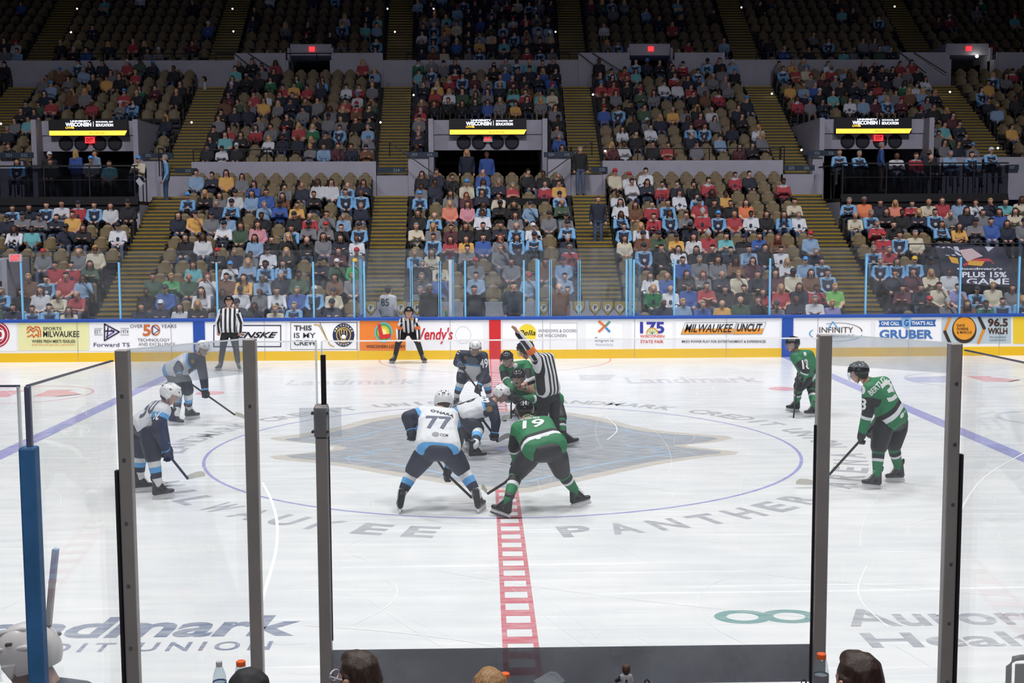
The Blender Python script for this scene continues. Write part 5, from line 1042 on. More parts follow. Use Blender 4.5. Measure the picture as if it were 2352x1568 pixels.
def stripe_mat():
    if 'ref_stripes' in MC: return MC['ref_stripes']
    m = bpy.data.materials.new('ref_stripes'); m.use_nodes = True; nt = m.node_tree; b = cloth(nt); L = nt.links.new
    a = nt.nodes.new('ShaderNodeAttribute'); a.attribute_name = 's'; f = nt.nodes.new('ShaderNodeMath'); f.operation = 'FRACT'; mu = nt.nodes.new('ShaderNodeMath'); mu.operation = 'MULTIPLY'; mu.inputs[1].default_value = 1/.11; L(a.outputs['Fac'], mu.inputs[0]); L(mu.outputs[0], f.inputs[0])
    g = nt.nodes.new('ShaderNodeMath'); g.operation = 'GREATER_THAN'; g.inputs[1].default_value = .5; L(f.outputs[0], g.inputs[0])
    c = nt.nodes.new('ShaderNodeAttribute'); c.attribute_name = 'o'; g2 = nt.nodes.new('ShaderNodeMath'); g2.operation = 'GREATER_THAN'; g2.inputs[1].default_value = .5; L(c.outputs['Fac'], g2.inputs[0])
    mx = nt.nodes.new('ShaderNodeMix'); mx.data_type = 'RGBA'; mx.inputs[6].default_value = (.012, .012, .014, 1); mx.inputs[7].default_value = (.68, .69, .71, 1); L(g.outputs[0], mx.inputs[0])
    m2 = nt.nodes.new('ShaderNodeMix'); m2.data_type = 'RGBA'; m2.inputs[7].default_value = (.85, .17, .03, 1); L(g2.outputs[0], m2.inputs[0]); L(mx.outputs[2], m2.inputs[6]); L(m2.outputs[2], b.inputs['Base Color']); MC['ref_stripes'] = m; return m
NAVY, LBLUE, WHC, GRC, BKC = (.014, .020, .045), (.10, .36, .72), (.66, .68, .71), (.012, .17, .065), (.010, .011, .014)
SKN = M('skin_player', (.52, .28, .20), .5); TEAM = {
 'W': dict(j=lambda: jersey_mat('jersey_white', [(0, LBLUE), (.045, WHC)], [(.18, LBLUE), (.42, NAVY), (1.95, LBLUE)]), p=M('pants_navy', NAVY, .6, noise=.2, bump=.3), s=lambda: ramp_mat('sock_white', 't', [(0, WHC), (.36, LBLUE), (.60, NAVY), (.84, WHC)]), g=M('glove_navy', (.012, .015, .028), .5), hel=M('helmet_white', (.72, .73, .74), .25)),
 'F': dict(j=lambda: jersey_mat('jersey_white_front', [(0, LBLUE), (.045, WHC), (.70, LBLUE), (.76, NAVY)], [(.1, NAVY), (1.9, LBLUE)]), p=MC['pants_navy'], s=lambda: MC.get('sock_white') or TEAM['W']['s'](), g=MC['glove_navy'], hel=MC['helmet_white']),
 'G': dict(j=lambda: jersey_mat('jersey_green', [(0, GRC), (.20, WHC), (.29, BKC), (.38, GRC)], [(.4, BKC), (1.22, WHC), (1.36, GRC)]), p=M('pants_black', BKC, .6, noise=.2, bump=.3), s=lambda: ramp_mat('sock_green', 't', [(0, GRC), (.22, BKC), (.42, WHC), (.54, GRC)]), g=M('glove_black', BKC, .5), hel=M('helmet_black', (.012, .012, .014), .22))}
def basis(f, upv=(0, 0, 1)):
    f = Vector(f).normalized(); r = f.cross(Vector(upv)).normalized(); u = r.cross(f); return r, f, u
def xf(c, r, f, u, s=1): return Matrix(((r.x*s, f.x*s, u.x*s, c.x), (r.y*s, f.y*s, u.y*s, c.y), (r.z*s, f.z*s, u.z*s, c.z), (0, 0, 0, 1)))
def helmet_mesh(mat):
    bm = bmesh.new(); bmesh.ops.create_uvsphere(bm, u_segments=32, v_segments=24, radius=1)
    for v in bm.verts: v.co = Vector((v.co.x*.118, v.co.y*.142-.01, v.co.z*.128+.015))
    kill = [v for v in bm.verts if v.co.z < -.055 or (v.co.y > .045 and v.co.z < .035) or (v.co.z < -.02 and v.co.y > .0 and abs(v.co.x) < .2 and v.co.y > -.0) ]
    bmesh.ops.delete(bm, geom=kill, context='VERTS')
    for s in (-1, 1):   # ridges
        for y0 in (-.09, -.03, .03): 
            pass
    me = bpy.data.meshes.new('helmet'); bm.to_mesh(me); bm.free(); me.materials.append(mat); me.materials.append(STD)
    bm = bmesh.new(); bm.from_mesh(me); bm.faces.ensure_lookup_table()
    for s in (-1, 1):
        for a, b_ in (((s*.05, -.06, .128), (s*.045, .06, .128)), ((s*.10, -.08, .06), (s*.10, .04, .07))): 
            k0 = set(bm.faces); hull_bm(bm, [(Vector(a)*.94, .014), (Vector(b_)*.94, .012)])
        for c in ((s*.045, .10, .10), (s*.105, .0, .09), (s*.06, -.125, .06), (s*.03, -.105, .11)):
            k0 = set(bm.faces); cc = Vector(c)*.93; hull_bm(bm, [(cc, .009), ((cc[0], cc[1]-.018, cc[2]), .008)])
            for f in bm.faces:
                if f not in k0: f.material_index = 1
        hull_bm(bm, [((s*.113, .03, .0), .010), ((s*.108, .01, -.045), .010), ((s*.112, -.02, .0), .010)])
    for f in bm.faces: f.smooth = True
    bm.to_mesh(me); bm.free(); return me
VIS = glass('visor', (.82, .86, .88), .06, 1.3, .03)
def visor_mesh():
    vs = []; n = 13
    for i in range(n):
        a = math.radians(-75+150*i/(n-1)); vs += [(.122*math.sin(a), .128*math.cos(a)+.012, .035), (.118*math.sin(a), .134*math.cos(a)+.014, -.055)]
    return mesh('visor', vs, [(2*i, 2*i+2, 2*i+3, 2*i+1) for i in range(n-1)], [VIS], None, True)
HMES = {}; VMES = visor_mesh()
def decal(bvh, s, w, h, Oo, R, U, m, parent, name='number', off=.006, poly=None, **k):
    R = Vector(R).normalized(); N = R.cross(Vector(U)).normalized(); U = N.cross(R).normalized()
    if poly: vs, fs = poly
    else: vs, fs = nrm(s, **k)
    # subdivide so the flat letters follow the cloth
    bm = bmesh.new(); bv = [bm.verts.new(((x-.5)*w, (y-.5)*h, 0)) for x, y in vs]
    for f in fs:
        try: bm.faces.new([bv[i] for i in f])
        except ValueError: pass
    bmesh.ops.triangulate(bm, faces=bm.faces)
    for _ in range(3):
        es = [e for e in bm.edges if e.calc_length() > .035]
        if es: bmesh.ops.subdivide_edges(bm, edges=es, cuts=1); bmesh.ops.triangulate(bm, faces=bm.faces)
    ok = 0
    for v in bm.verts:
        P = Oo+R*v.co.x+U*v.co.y; hit = bvh.ray_cast(P+N*.6, -N)
        if hit[0] is not None and (hit[0]-P).length < .45: v.co = hit[0]+N*off; ok += 1
        else: v.co = P+N*off; v.tag = True
    me = bpy.data.meshes.new(name); bmesh.ops.delete(bm, geom=[v for v in bm.verts if v.tag], context='VERTS'); bm.to_mesh(me); bm.free(); me.materials.append(m)
    return link(name, me, parent)
def glove(parent, W_, G_, mat, skin=False, name='glove', spread=0, curl=None):
    d = (G_-W_).normalized(); side = d.cross(Vector((0, 0, 1)));
    if side.length < .2: side = d.cross(Vector((0, 1, 0)))
    side.normalize(); nn = side.cross(d).normalized(); nn = nn if nn.z < 0 else -nn; k = .5 if skin else 1
    hs = []
    if not skin: hs.append([(W_-d*.03, .062), (W_+d*.05, .058)])
    pr = .022 if skin else .045
    hs.append([(W_+d*.03, .026 if skin else .05), (G_+side*.028, pr), (G_-side*.028, pr)])
    for i in range(4):
        o_ = side*((i-1.5)*(.021 if skin else .034)); L = (.040, .048, .045, .034)[i]*(1 if skin else 1.15); b0 = G_+o_+d*.02
        if spread: m1 = b0+d*(.045+.01*(i in (1, 2)))+side*((i-1.5)*.008); m2 = m1+d*L+side*((i-1.5)*.008)
        else: m1 = b0+d*L+nn*.01; m2 = m1+nn*L*.9-d*.01
        fr = .0095 if skin else .018
        hs += [[(b0, fr*1.1), (m1, fr)], [(m1, fr), (m2, fr*.9)]]
    t0 = G_-side*(.03 if skin else .05)-d*.02; hs.append([(t0, .013 if skin else .022), (t0+d*.035-side*.02+nn*.03, .010 if skin else .019)])
    return link(name, blob(hs, .0055 if skin else .009, 2, [mat], .4), parent)
BLADE = M('skate_blade', (.6, .6, .62), .2, metal=1); HOLD = M('skate_holder', (.7, .71, .72), .4); BOOT = M('skate_boot', (.025, .025, .028), .35, noise=.6, nscale=25); LACE = M('skate_lace', (.6, .6, .6), .8)
def skate(parent, A_, Cn, toe, T_):   # ankle, ground contact, toe direction (deg), base offset
    t = Vector((math.cos(math.radians(toe)), math.sin(math.radians(toe)), 0)); ax = (A_-Cn).normalized(); t = (t-ax*t.dot(ax)*.6).normalized(); n = t.cross(ax).normalized(); ax = n.cross(t).normalized()
    B0 = Cn; q = lambda x, y, z: B0+t*x+n*y+ax*z
    b = MB()
    me = blob([[(q(-.07, 0, .12), .042), (q(-.05, 0, .20), .046), (q(-.03, 0, .27), .05)], [(q(-.08, 0, .10), .038), (q(.06, 0, .095), .036)], [(q(.06, 0, .095), .038), (q(.14, 0, .088), .030)], [(q(-.03, 0, .22), .045), (q(.05, 0, .12), .038)], [(q(-.075, 0, .27), .03), (q(-.085, 0, .31), .02)]], .009, 3, [BOOT], .4)
    o = link('skate', me, parent)
    h = MB(); h.slab([q(-.11, -.012, .065), q(.15, -.012, .065), q(.16, -.012, .03), q(.05, -.012, .035), q(.0, -.012, .035), q(-.12, -.012, .03)], n, .024, HOLD); h.build('blade_holder', o)
    h = MB(); h.slab([q(-.13, -.002, .03), q(.16, -.002, .03), q(.165, -.002, .012), q(.14, -.002, .002), q(-.11, -.002, .002), q(-.13, -.002, .012)], n, .004, BLADE); h.build('blade', o)
    h = MB()
    for i in range(5): z = .25-.025*i; x = .03+.014*i; h.tube([q(x-.01, -.03, z-.005), q(x+.012, 0, z), q(x-.01, .03, z-.005)], .004, LACE, 5)
    h.build('lace', o)
def stick(pts, blade, lab, curve=0, tape=None, bl_col=None, shaft='1C1E22'):
    P = [Vector(p) for p in pts]; o = thing('hockey_stick', lab, 'hockey stick', P[-1]); b = MB(); sh = M('stick_shaft', hx(shaft), .35, noise=.5, nscale=30)
    for a, c in zip(P[:-1], P[1:]): b.bar(a, c, .026, .03, sh)
    b.build('shaft', o, off=P[-1], bevel=.004); B0, B1 = P[-1], Vector(blade); d = (B1-B0).normalized(); up_ = Vector((0, 0, 1)); n = d.cross(up_).normalized(); b = MB(); N_ = 6; prv = None
    vs = []
    for i in range(N_+1):
        t = i/N_; c = B0+(B1-B0)*t+n*.03*t*t; hh = (.030+.012*math.sin(t*2.6))*(1 if t < .98 else .6); z0 = c.z if i else c.z
        for s_ in (-.006, .006): vs += [c+n*s_+up_*-.005, c+n*s_+up_*(hh*1.8)]
    fs = []
    for i in range(N_): a = i*4; fs += [(a, a+4, a+5, a+1), (a+2, a+3, a+7, a+6), (a+1, a+5, a+7, a+3), (a, a+2, a+6, a+4)]
    fs += [(0, 1, 3, 2), (N_*4, N_*4+2, N_*4+3, N_*4+1)]
    b.add(vs, fs, M('blade_white', (.62, .61, .54), .6) if bl_col is None else bl_col); b.build('blade', o, off=P[-1], smooth=False)
    return o
def player(lab, kit, J, feet, face, head_s=1, numbers=(), lat=None, torso_w=1.0, moust=False, hands='glove', ref=False, visor=True, armband=False, legs=True, Y0=None, hel=None, tm=1):
    # J: dict joint -> (px, v, dy). feet: [(cx, cv, toe, anklex, anklev), ...] ordered L, R
    cs = [ground(f[0], f[1]) for f in feet] if Y0 is None else None
    Yb = Y0 if Y0 is not None else sum(c.y for c in cs)/len(cs)
    W_ = {k: at(x, v, Yb+dy) for k, (x, v, dy) in J.items()}
    base = Vector((W_['p'].x, Yb, 0)); T_ = Matrix.Translation(-base)
    L = {k: v-base for k, v in W_.items()}
    root = thing('person', lab, 'person', base); skinm = SKN
    feetL = []
    for i, f in enumerate(feet):
        c = (ground(f[0], f[1]) if len(f) < 6 else Vector((at(f[0], f[1], Yb+f[5]).x, Yb+f[5], 0)))-base; a = at(f[3], f[4], c.y+base.y)-base; ax = (a-c).normalized(); a = c+ax*.235; feetL.append((c, a, f[2]))
    nk, pv, hd = L['n'], L['p'], L['h']; r, f, u = basis(face)
    sL, sR = L['sL'], L['sR']; latv = (sR-sL).normalized(); hw = .115*torso_w
    hpL, hpR = pv-latv*hw, pv+latv*hw
    if 'hL' in L: hpL, hpR = L['hL'], L['hR']
    H = lambda x, y, z: hd+r*x*head_s+f*y*head_s+u*z*head_s
    body = [[(H(0, -.01, .02), .098), (H(0, .015, .03), .090)], [(H(0, .035, -.03), .072), (H(0, .055, -.085), .042)], [(H(0, .09, .01), .012), (H(0, .112, -.02), .016)], [(H(0, .08, -.055), .025)]*2, [(H(-.092, 0, .0), .015), (H(-.096, -.012, -.03), .013)], [(H(.092, 0, .0), .015), (H(.096, -.012, -.03), .013)], [(H(0, -.02, -.05), .058), (nk, .065)],
            [(nk, .06), (sL, .06), (sR, .06), (pv, .12)], [(H(-.035, .085, .035), .012), (H(.035, .085, .035), .012)]]
    for e, g, s_ in (('eL', 'gL', sL), ('eR', 'gR', sR)): body += [[(s_, .05), (L[e], .042)], [(L[e], .042), (L[g], .03)]]
    if legs:
        for hp, kn, ft in ((hpL, L['kL'], feetL[0]), (hpR, L['kR'], feetL[-1])): body += [[(hp, .09), (kn, .06)], [(kn, .055), (ft[1], .04)]]
    link('body', blob(body, .012, 2, [skinm], .4), root)
    b = MB()
    for sx in (-1, 1):
        for rad, dy, mm in ((.0135, .083, M('eye_white', (.7, .68, .66), .3)), (.0075, .0925, EYE)):
            b.add([H(sx*.034, dy, .008)+c*rad for c in ICO], BICO, mm)
    b.build('eyes', root, smooth=True)
    b = MB(); b.tube([H(-.024, .098, -.062), H(0, .106, -.060), H(.024, .098, -.062)], .0055, M('lip', (.30, .09, .07), .6), 6); b.build('mouth', root)
    b = MB()
    for sx in (-1, 1): b.tube([H(sx*.018, .095, .030), H(sx*.036, .093, .036), H(sx*.055, .08, .030)], .005, M('brow', (.06, .035, .02), .8), 5)
    b.build('eyebrows', root)
    if moust: b = MB(); b.tube([H(-.034, .098, -.055), H(-.015, .110, -.042), H(.015, .110, -.042), H(.034, .098, -.055)], [.006, .012, .012, .006], M('brow', (.06, .035, .02), .8), 8); b.build('moustache', root, smooth=True)
    link('hair', blob([[(H(0, -.03, .0), .098), (H(0, -.045, -.04), .08)]], .012, 2, [M('hair_player', (.05, .03, .02), .8)], .4), root)
    hm_ = hel or (TEAM[kit]['hel'] if not ref else TEAM['G']['hel'])
    if hm_.name not in HMES: HMES[hm_.name] = helmet_mesh(hm_)
    hh = link('helmet', HMES[hm_.name], root); hh.matrix_local = xf(hd, r, f, u, 1.02*head_s)
    if visor: v_ = link('visor', VMES, hh)
    b = MB(); b.tube([H(-.10, .0, -.03), H(-.07, .04, -.11), H(0, .06, -.135), H(.07, .04, -.11), H(.10, .0, -.03)], .006, STD if hm_ is TEAM['G']['hel'] else WHM, 6); b.build('chin_strap', root)
    # jersey
    bulk = 1 if not ref else .86; wr = {}
    for e, g in (('eL', 'gL'), ('eR', 'gR')): wr[g] = L[e]+(L[g]-L[e])*(.80 if not ref else .9)
    ch = (sL+sR)/2; dn = (pv-ch).normalized(); hem = pv+dn*((.015 if abs(dn.z) < .75 else (.03 if abs(dn.z) < .9 else .06)) if not ref else -.03)
    fr = latv.cross(dn).normalized()
    mid = (ch+pv)/2
    tor = [[(sL, .10*bulk), (sR, .10*bulk), (ch+(nk-ch)*.35, .095*bulk), (mid-latv*.10*torso_w, .15*bulk), (mid+latv*.10*torso_w, .15*bulk)], [(mid-latv*.10*torso_w, .15*bulk), (mid+latv*.10*torso_w, .15*bulk), (hem-latv*.125*torso_w, .158*bulk), (hem+latv*.125*torso_w, .158*bulk)]]
    tor.append([(ch+(nk-ch)*.2, .085), (nk, .068)])
    arm = []
    for e, g, s_ in (('eL', 'gL', sL), ('eR', 'gR', sR)): arm += [[(s_, .098*bulk), (L[e], .082*bulk)], [(L[e], .082*bulk), (wr[g], .062*bulk)]]
    jm = TEAM[kit]['j']() if not ref else stripe_mat()
    jme = blob(tor+arm, .0125, 5, [jm], .5); V = vco(jme)
    segs = [(ch+(nk-ch)*.3, hem+dn*.1, .10), (sL, L['eL'], .0), (L['eL'], wr['gL'], 0), (sR, L['eR'], 0), (L['eR'], wr['gR'], 0)]
    who, tt = seg_param(V, segs)
    A0, B0 = np.array(hem+dn*.11), np.array(nk); D = B0-A0; h_ = ((V-A0)@D)/(D@D); a_ = np.where(who == 0, 0, np.where((who == 1) | (who == 3), tt, 1+tt))
    setattr_(jme, 'h', h_); setattr_(jme, 'a', a_)
    if ref:
        lv = np.array(latv); s_ = (V-np.array(ch))@lv; s_ = s_+10
        for k, (e, g) in ((1, ('eL', 'gL')), (3, ('eR', 'gR'))):
            m_ = (who == k) | (who == k+1); ax = np.array((wr[g]-L[e] if 1 else 0).normalized()); pr_ = np.cross(ax, np.array((0, 1., 0)) if abs(ax[1]) < .9 else np.array((1., 0, 0))); pr_ /= np.linalg.norm(pr_)
            cpt = np.where((who == k)[:, None], np.array(segs[k][0])+tt[:, None]*(np.array(segs[k][1])-np.array(segs[k][0])), np.array(segs[k+1][0])+tt[:, None]*(np.array(segs[k+1][1])-np.array(segs[k+1][0])))
            s_ = np.where(m_ & (a_ > .12), ((V-cpt)*pr_).sum(1)+10.02, s_)
        setattr_(jme, 's', s_); setattr_(jme, 'o', np.where(armband & (a_ > .55) & (a_ < .92), 1.0, 0.0))
    jo = link('jersey', jme, root); bvh = BVHTree.FromPolygons([v.co.copy() for v in jme.vertices], [tuple(p.vertices) for p in jme.polygons])
    # pants
    pm_ = TEAM[kit]['p'] if not ref else M('trousers_black', (.010, .010, .012), .75, bump=.4)
    b1, b2 = (.142, .112) if not ref else (.105, .072)
    if legs:
        kl, kr = hpL.lerp(L['kL'], .93), hpR.lerp(L['kR'], .93)
        hs = [[(pv+dn*.09-latv*.08, .122*bulk), (pv+dn*.09+latv*.08, .122*bulk), (hpL, b1*.9), (hpR, b1*.9)], [(hpL, b1*.9), (hpL.lerp(kl, .35), b1)], [(hpR, b1*.9), (hpR.lerp(kr, .35), b1)], [(hpL.lerp(kl, .35), b1), (kl, b2)], [(hpR.lerp(kr, .35), b1), (kr, b2)]]
        if ref: hs += [[(kl, b2), (L['kL'], .078), (feetL[0][1], .062)], [(kr, b2), (L['kR'], .078), (feetL[-1][1], .062)]]
        po = link('hockey_pants' if not ref else 'trousers', blob(hs, .0125, 4, [pm_], .5), root)
        for s_, kn, ft in ((0, L['kL'], feetL[0]), (1, L['kR'], feetL[-1])):
            if not ref:
                c, a, toe = ft; me = blob([[(hpL.lerp(kn, .8) if s_ == 0 else hpR.lerp(kn, .8), .085), (kn, .088)], [(kn, .088), (kn.lerp(a, .4), .082)], [(kn.lerp(a, .4), .082), (a, .058)], [(a, .058), (a.lerp(c, .12), .055)]], .011, 4, [TEAM[kit]['s']()], .5)
                _, t_ = seg_param(vco(me), [(kn, a, 0)]); setattr_(me, 't', t_); link('hockey_sock', me, root)
        for c, a, toe in feetL: skate(root, a, c, toe, base)
        if not ref and kit == 'G':
            for hp, kn in ((hpL, kl), (hpR, kr)): pass
    for e, g in (('eL', 'gL'), ('eR', 'gR')):
        if hands == 'glove': glove(root, wr[g], L[g], TEAM[kit]['g'])
        else: glove(root, wr[g], L[g], SKN, True, 'hand', spread=(hands == 'spread' or g == tm))
    for nd in numbers:
        s_, x, v, w, h, R, U, cm, *nm = nd; O_ = at(x, v, Yb+(nd[8] if len(nd) > 8 else 0))-base; kk = dict(bold=.025)
        if s_ == 'disc': decal(bvh, '', w, h, O_, R, U, cm, root, 'jersey_patch', poly=([(.5+.5*x_, .5+.5*y_) for x_, y_ in ring(20)], [tuple(range(20))]))
        else:
            decal(bvh, s_, w, h, O_, R, U, cm, root, 'jersey_number' if s_.isdigit() else 'jersey_lettering', **kk)
    return root, base, L, bvh, (r, f, u, hd)
_b = bmesh.new(); bmesh.ops.create_icosphere(_b, subdivisions=2, radius=1); BICO = [tuple(v.index for v in f.verts) for f in _b.faces]; _b.free()
DN = M('number_dark', (.09, .11, .16), .6); WN = M('number_white', (.68, .70, .70), .6); BK = M('number_black', (.02, .02, .025), .6); LOGO = M('logo_grey', (.28, .26, .3), .6); NVN = M('number_navy', NAVY, .6)
def hnum(info, s, w, c, m=None, back=True):   # number on helmet
    root, base, L, bvh, (r, f, u, hd) = info; vs, fs = nrm(s, bold=.05); b = MB(); sg = -1 if back else 1
    b.add([hd+(r*-sg if back else r*-1)*0+((r if back else -r)*((x-.5)*w))+u*(.05+(y-.5)*w*1.1)+f*(sg*(.152 if back else .135)) for x, y in vs], fs, m or c); b.build('helmet_number', root)
# 77 back to camera
I = player('hockey player in white jersey number seventy seven, back to camera, legs wide at face-off circle', 'W',
 dict(h=(1019, 922, .62), n=(1010, 944, .5), sL=(969, 950, .42), sR=(1036, 955, .45), eL=(936, 958, .35), gL=(946, 996, .25), eR=(1052, 1010, .6), gR=(1026, 1090, .55), p=(1006, 1022, .0), hL=(982, 1036, 0), hR=(1032, 1036, 0), kL=(948, 1083, .12), kR=(1062, 1078, .12)),
 [(915, 1176, 100, 924, 1124), (1107, 1175, 70, 1092, 1120)], (-.05, 1, -.5),
 numbers=[('77', 1008, 966, .32, .24, (1, .05, 0), (-.05, .7, .6), DN, .1), ("O'HARA", 1016, 947, .30, .055, (1, -.25, -.1), (0, .8, .5), NVN, .3), ('CCM', 1020, 1000, .10, .035, (1, 0, -.1), (0, .3, 1), NVN), ('disc', 1001, 998, .09, .055, (1, 0, 0), (0, .3, 1), LOGO)], torso_w=1.05)
hnum(I, '77', .05, NVN)
base = I[1]; J_ = I[2]
stick([at(980, 1020, base.y+.5), at(1026, 1088, base.y+.55), at(1084, 1143, base.y+.5)], at(1104, 1152, base.y+.3), 'black hockey stick of the player in white with back to camera, blade on ice')
# 19 back to camera
I = player('hockey player in green jersey number nineteen, back to camera, bent over on the red line', 'G',
 dict(h=(1205, 943, .62), n=(1212, 962, .5), sL=(1190, 985, .42), sR=(1253, 972, .45), eL=(1181, 1025, .4), gL=(1188, 1062, .5), eR=(1268, 1000, .55), gR=(1230, 1050, .7), p=(1250, 1026, .0), hL=(1222, 1040, 0), hR=(1276, 1038, 0), kL=(1186, 1088, .12), kR=(1291, 1085, .12)),
 [(1151, 1187, 150, 1169, 1142), (1332, 1164, 20, 1318, 1122)], (.0, 1, -.45),
 numbers=[('19', 1228, 982, .27, .20, (1, -.12, .18), (0, .75, .6), WN, .3), ('HUGHES', 1216, 965, .27, .045, (1, -.12, .18), (0, .75, .6), WN, .42), ('CCM', 1252, 1000, .09, .035, (1, 0, .15), (0, .3, 1), WN), ('disc', 1235, 1005, .08, .055, (1, 0, 0), (0, .3, 1), WN)], torso_w=1.05)
hnum(I, '19', .05, WN); base = I[1]
stick([at(1200, 1070, base.y+.5), at(1160, 1108, base.y+.45), at(1119, 1134, base.y+.4)], at(1106, 1122, base.y+.4), 'black hockey stick of green player nineteen with white blade on ice')
# 88 centre
I = player('hockey player in white and navy jersey number eighty eight crouching for the face-off', 'F',
 dict(h=(1152, 904, .1), n=(1136, 918, .08), sL=(1106, 924, .25), sR=(1130, 936, -.12), eL=(1096, 942, .3), gL=(1100, 957, -.05), eR=(1139, 968, -.2), gR=(1136, 999, -.2), p=(1073, 950, .1), hL=(1070, 962, .22), hR=(1077, 966, -.05), kL=(1078, 1000, .4), kR=(1098, 988, -.1)),
 [(1085, 1022, -25, 1078, 1000), (1094, 1056, 5, 1091, 1026)], (.85, -.35, -.5),
 numbers=[('88', 1110, 913, .14, .17, (.6, .2, -.7), (.5, .5, .4), WN), ('88', 1072, 918, .3, .2, (.8, -.3, .2), (.3, .6, .6), BK, .2), ('disc', 1124, 940, .1, .09, (.9, .0, .1), (0, .2, 1), M('patch_gold', (.25, .16, .06), .6), -.1)], torso_w=.95)
base = I[1]
stick([at(1073, 935, base.y+.15), at(1104, 957, base.y-.05), at(1128, 990, base.y-.2), at(1144, 1015, base.y-.25)], at(1169, 1002, base.y-.05), 'blue and black hockey stick held by player eighty eight over the red line', shaft='24447A', bl_col=M('blade_grey', (.3, .3, .31), .5))
# 49
I = player('hockey player in navy and white jersey number forty nine bent forward facing the camera', 'F',
 dict(h=(1092, 798, -.35), n=(1088, 815, -.25), sL=(1058, 815, -.2), sR=(1110, 818, -.2), eL=(1050, 833, -.25), gL=(1060, 840, -.5), eR=(1115, 856, -.35), gR=(1098, 893, -.55), p=(1082, 855, .1), hL=(1066, 858, .1), hR=(1102, 858, .1), kL=(1060, 873, -.1), kR=(1117, 873, -.1)),
 [(1046, 934, -110, 1048, 912), (1128, 934, -70, 1124, 912)], (-.05, -1, -.5),
 numbers=[('49', 1112, 838, .16, .16, (1, 0, .1), (0, -.1, 1), WN, -.5), ('49', 1047, 808, .14, .15, (.5, 0, .85), (-.8, .0, .5), WN, -.4), ('disc', 1070, 823, .09, .08, (1, 0, 0), (0, 0, 1), M('patch_gold'), -.4), ('disc', 1084, 831, .24, .17, (1, 0, -.2), (0, 0, 1), M('crest_slate', (.10, .13, .18), .6), -.4)])
base = I[1]; stick([at(1056, 838, base.y-.5), at(1092, 886, base.y-.6), at(1112, 925, base.y-.6)], at(1135, 938, base.y-.5), 'hockey stick of player forty nine pointing down behind the face-off')
# green centre with moustache
I = player('hockey player in green jersey with moustache crouched low taking the face-off', 'G',
 dict(h=(1190, 868, -.25), n=(1204, 886, -.05), sL=(1176, 893, -.0), sR=(1234, 886, .2), eL=(1168, 914, -.1), gL=(1176, 911, -.4), eR=(1232, 915, .1), gR=(1190, 918, -.3), p=(1258, 920, .45), hL=(1240, 930, .45), hR=(1272, 927, .4), kL=(1218, 965, .1), kR=(1288, 962, .05)),
 [(1222, 1020, 200, 1220, 990), (1311, 1026, -10, 1291, 995)], (-.35, -1, -.25), moust=True,
 numbers=[('disc', 1217, 896, .085, .085, (1, 0, 0), (0, 0, 1), WN, -.4)])
base = I[1]; stick([at(1178, 895, base.y-.6), at(1174, 930, base.y-.65), at(1174, 961, base.y-.6)], at(1152, 966, base.y-.6), 'hockey stick of the moustached green player, white blade at the face-off spot')
# green behind
I = player('hockey player in green jersey leaning forward behind the face-off next to the linesman', 'G',
 dict(h=(1164, 824, -.35), n=(1176, 840, -.25), sL=(1158, 846, -.2), sR=(1208, 838, -.1), eL=(1160, 868, -.3), gL=(1172, 890, -.5), eR=(1212, 870, -.3), gR=(1190, 893, -.5), p=(1215, 872, .1), hL=(1205, 880, .1), hR=(1232, 878, .1), kL=(1192, 905, -.15), kR=(1240, 905, -.1)),
 [(1188, 956, 215, 1190, 934), (1248, 952, -60, 1244, 930)], (-.3, -1, -.4),
 numbers=[('disc', 1184, 841, .085, .085, (1, 0, 0), (0, 0, 1), WN, -.4)])
# 50 left
I = player('hockey player in white jersey number fifty bent forward at left behind steel post', 'W',
 dict(h=(392, 905, -.1), n=(381, 922, -.06), sL=(362, 935, .2), sR=(376, 944, -.22), eL=(372, 985, .15), gL=(384, 1032, .0), eR=(360, 985, -.35), gR=(386, 1043, -.12), p=(336, 970, .05), hL=(332, 985, .18), hR=(344, 990, -.12), kL=(322, 1042, .2), kR=(352, 1052, -.2)),
 [(325, 1130, 20, 322, 1096), (373, 1146, 10, 362, 1106)], (.85, -.1, -.55),
 numbers=[('50', 344, 932, .27, .24, (.8, -.45, .4), (-.4, .3, .8), DN, -.1), ('LODI', 362, 917, .16, .045, (.8, -.4, .5), (-.4, .4, .8), NVN, .0), ('50', 388, 950, .10, .12, (.6, -.8, .0), (0, 0, 1), WN, -.25)])
base = I[1]; stick([at(362, 1000, base.y-.2), at(388, 1045, base.y-.15), at(432, 1100, base.y-.1)], at(467, 1092, base.y+.1), 'black hockey stick with pale blade held by player fifty at left')
# far left
I = player('hockey player in white and navy jersey at far left leaning on stick, behind player fifty', 'F',
 dict(h=(466, 800, -.15), n=(456, 815, -.1), sL=(424, 822, .1), sR=(460, 828, -.15), eL=(408, 846, -.2), gL=(413, 865, -.35), eR=(468, 868, -.2), gR=(472, 903, -.3), p=(404, 850, .1), hL=(400, 862, .15), hR=(418, 866, .0), kL=(408, 905, .1), kR=(432, 898, -.1)),
 [(400, 976, 5, 408, 940), (440, 963, 0, 434, 933)], (.75, -.7, -.45),
 numbers=[('disc', 443, 830, .07, .07, (1, 0, 0), (0, 0, 1), M('patch_gold'), -.2), ('disc', 442, 853, .2, .13, (.9, 0, .3), (-.3, 0, 1), NVN, -.2)])
base = I[1]; stick([at(409, 860, base.y-.35), at(472, 905, base.y-.3), at(540, 953, base.y-.2)], at(566, 962, base.y-.2), 'black hockey stick held low by the player at far left')
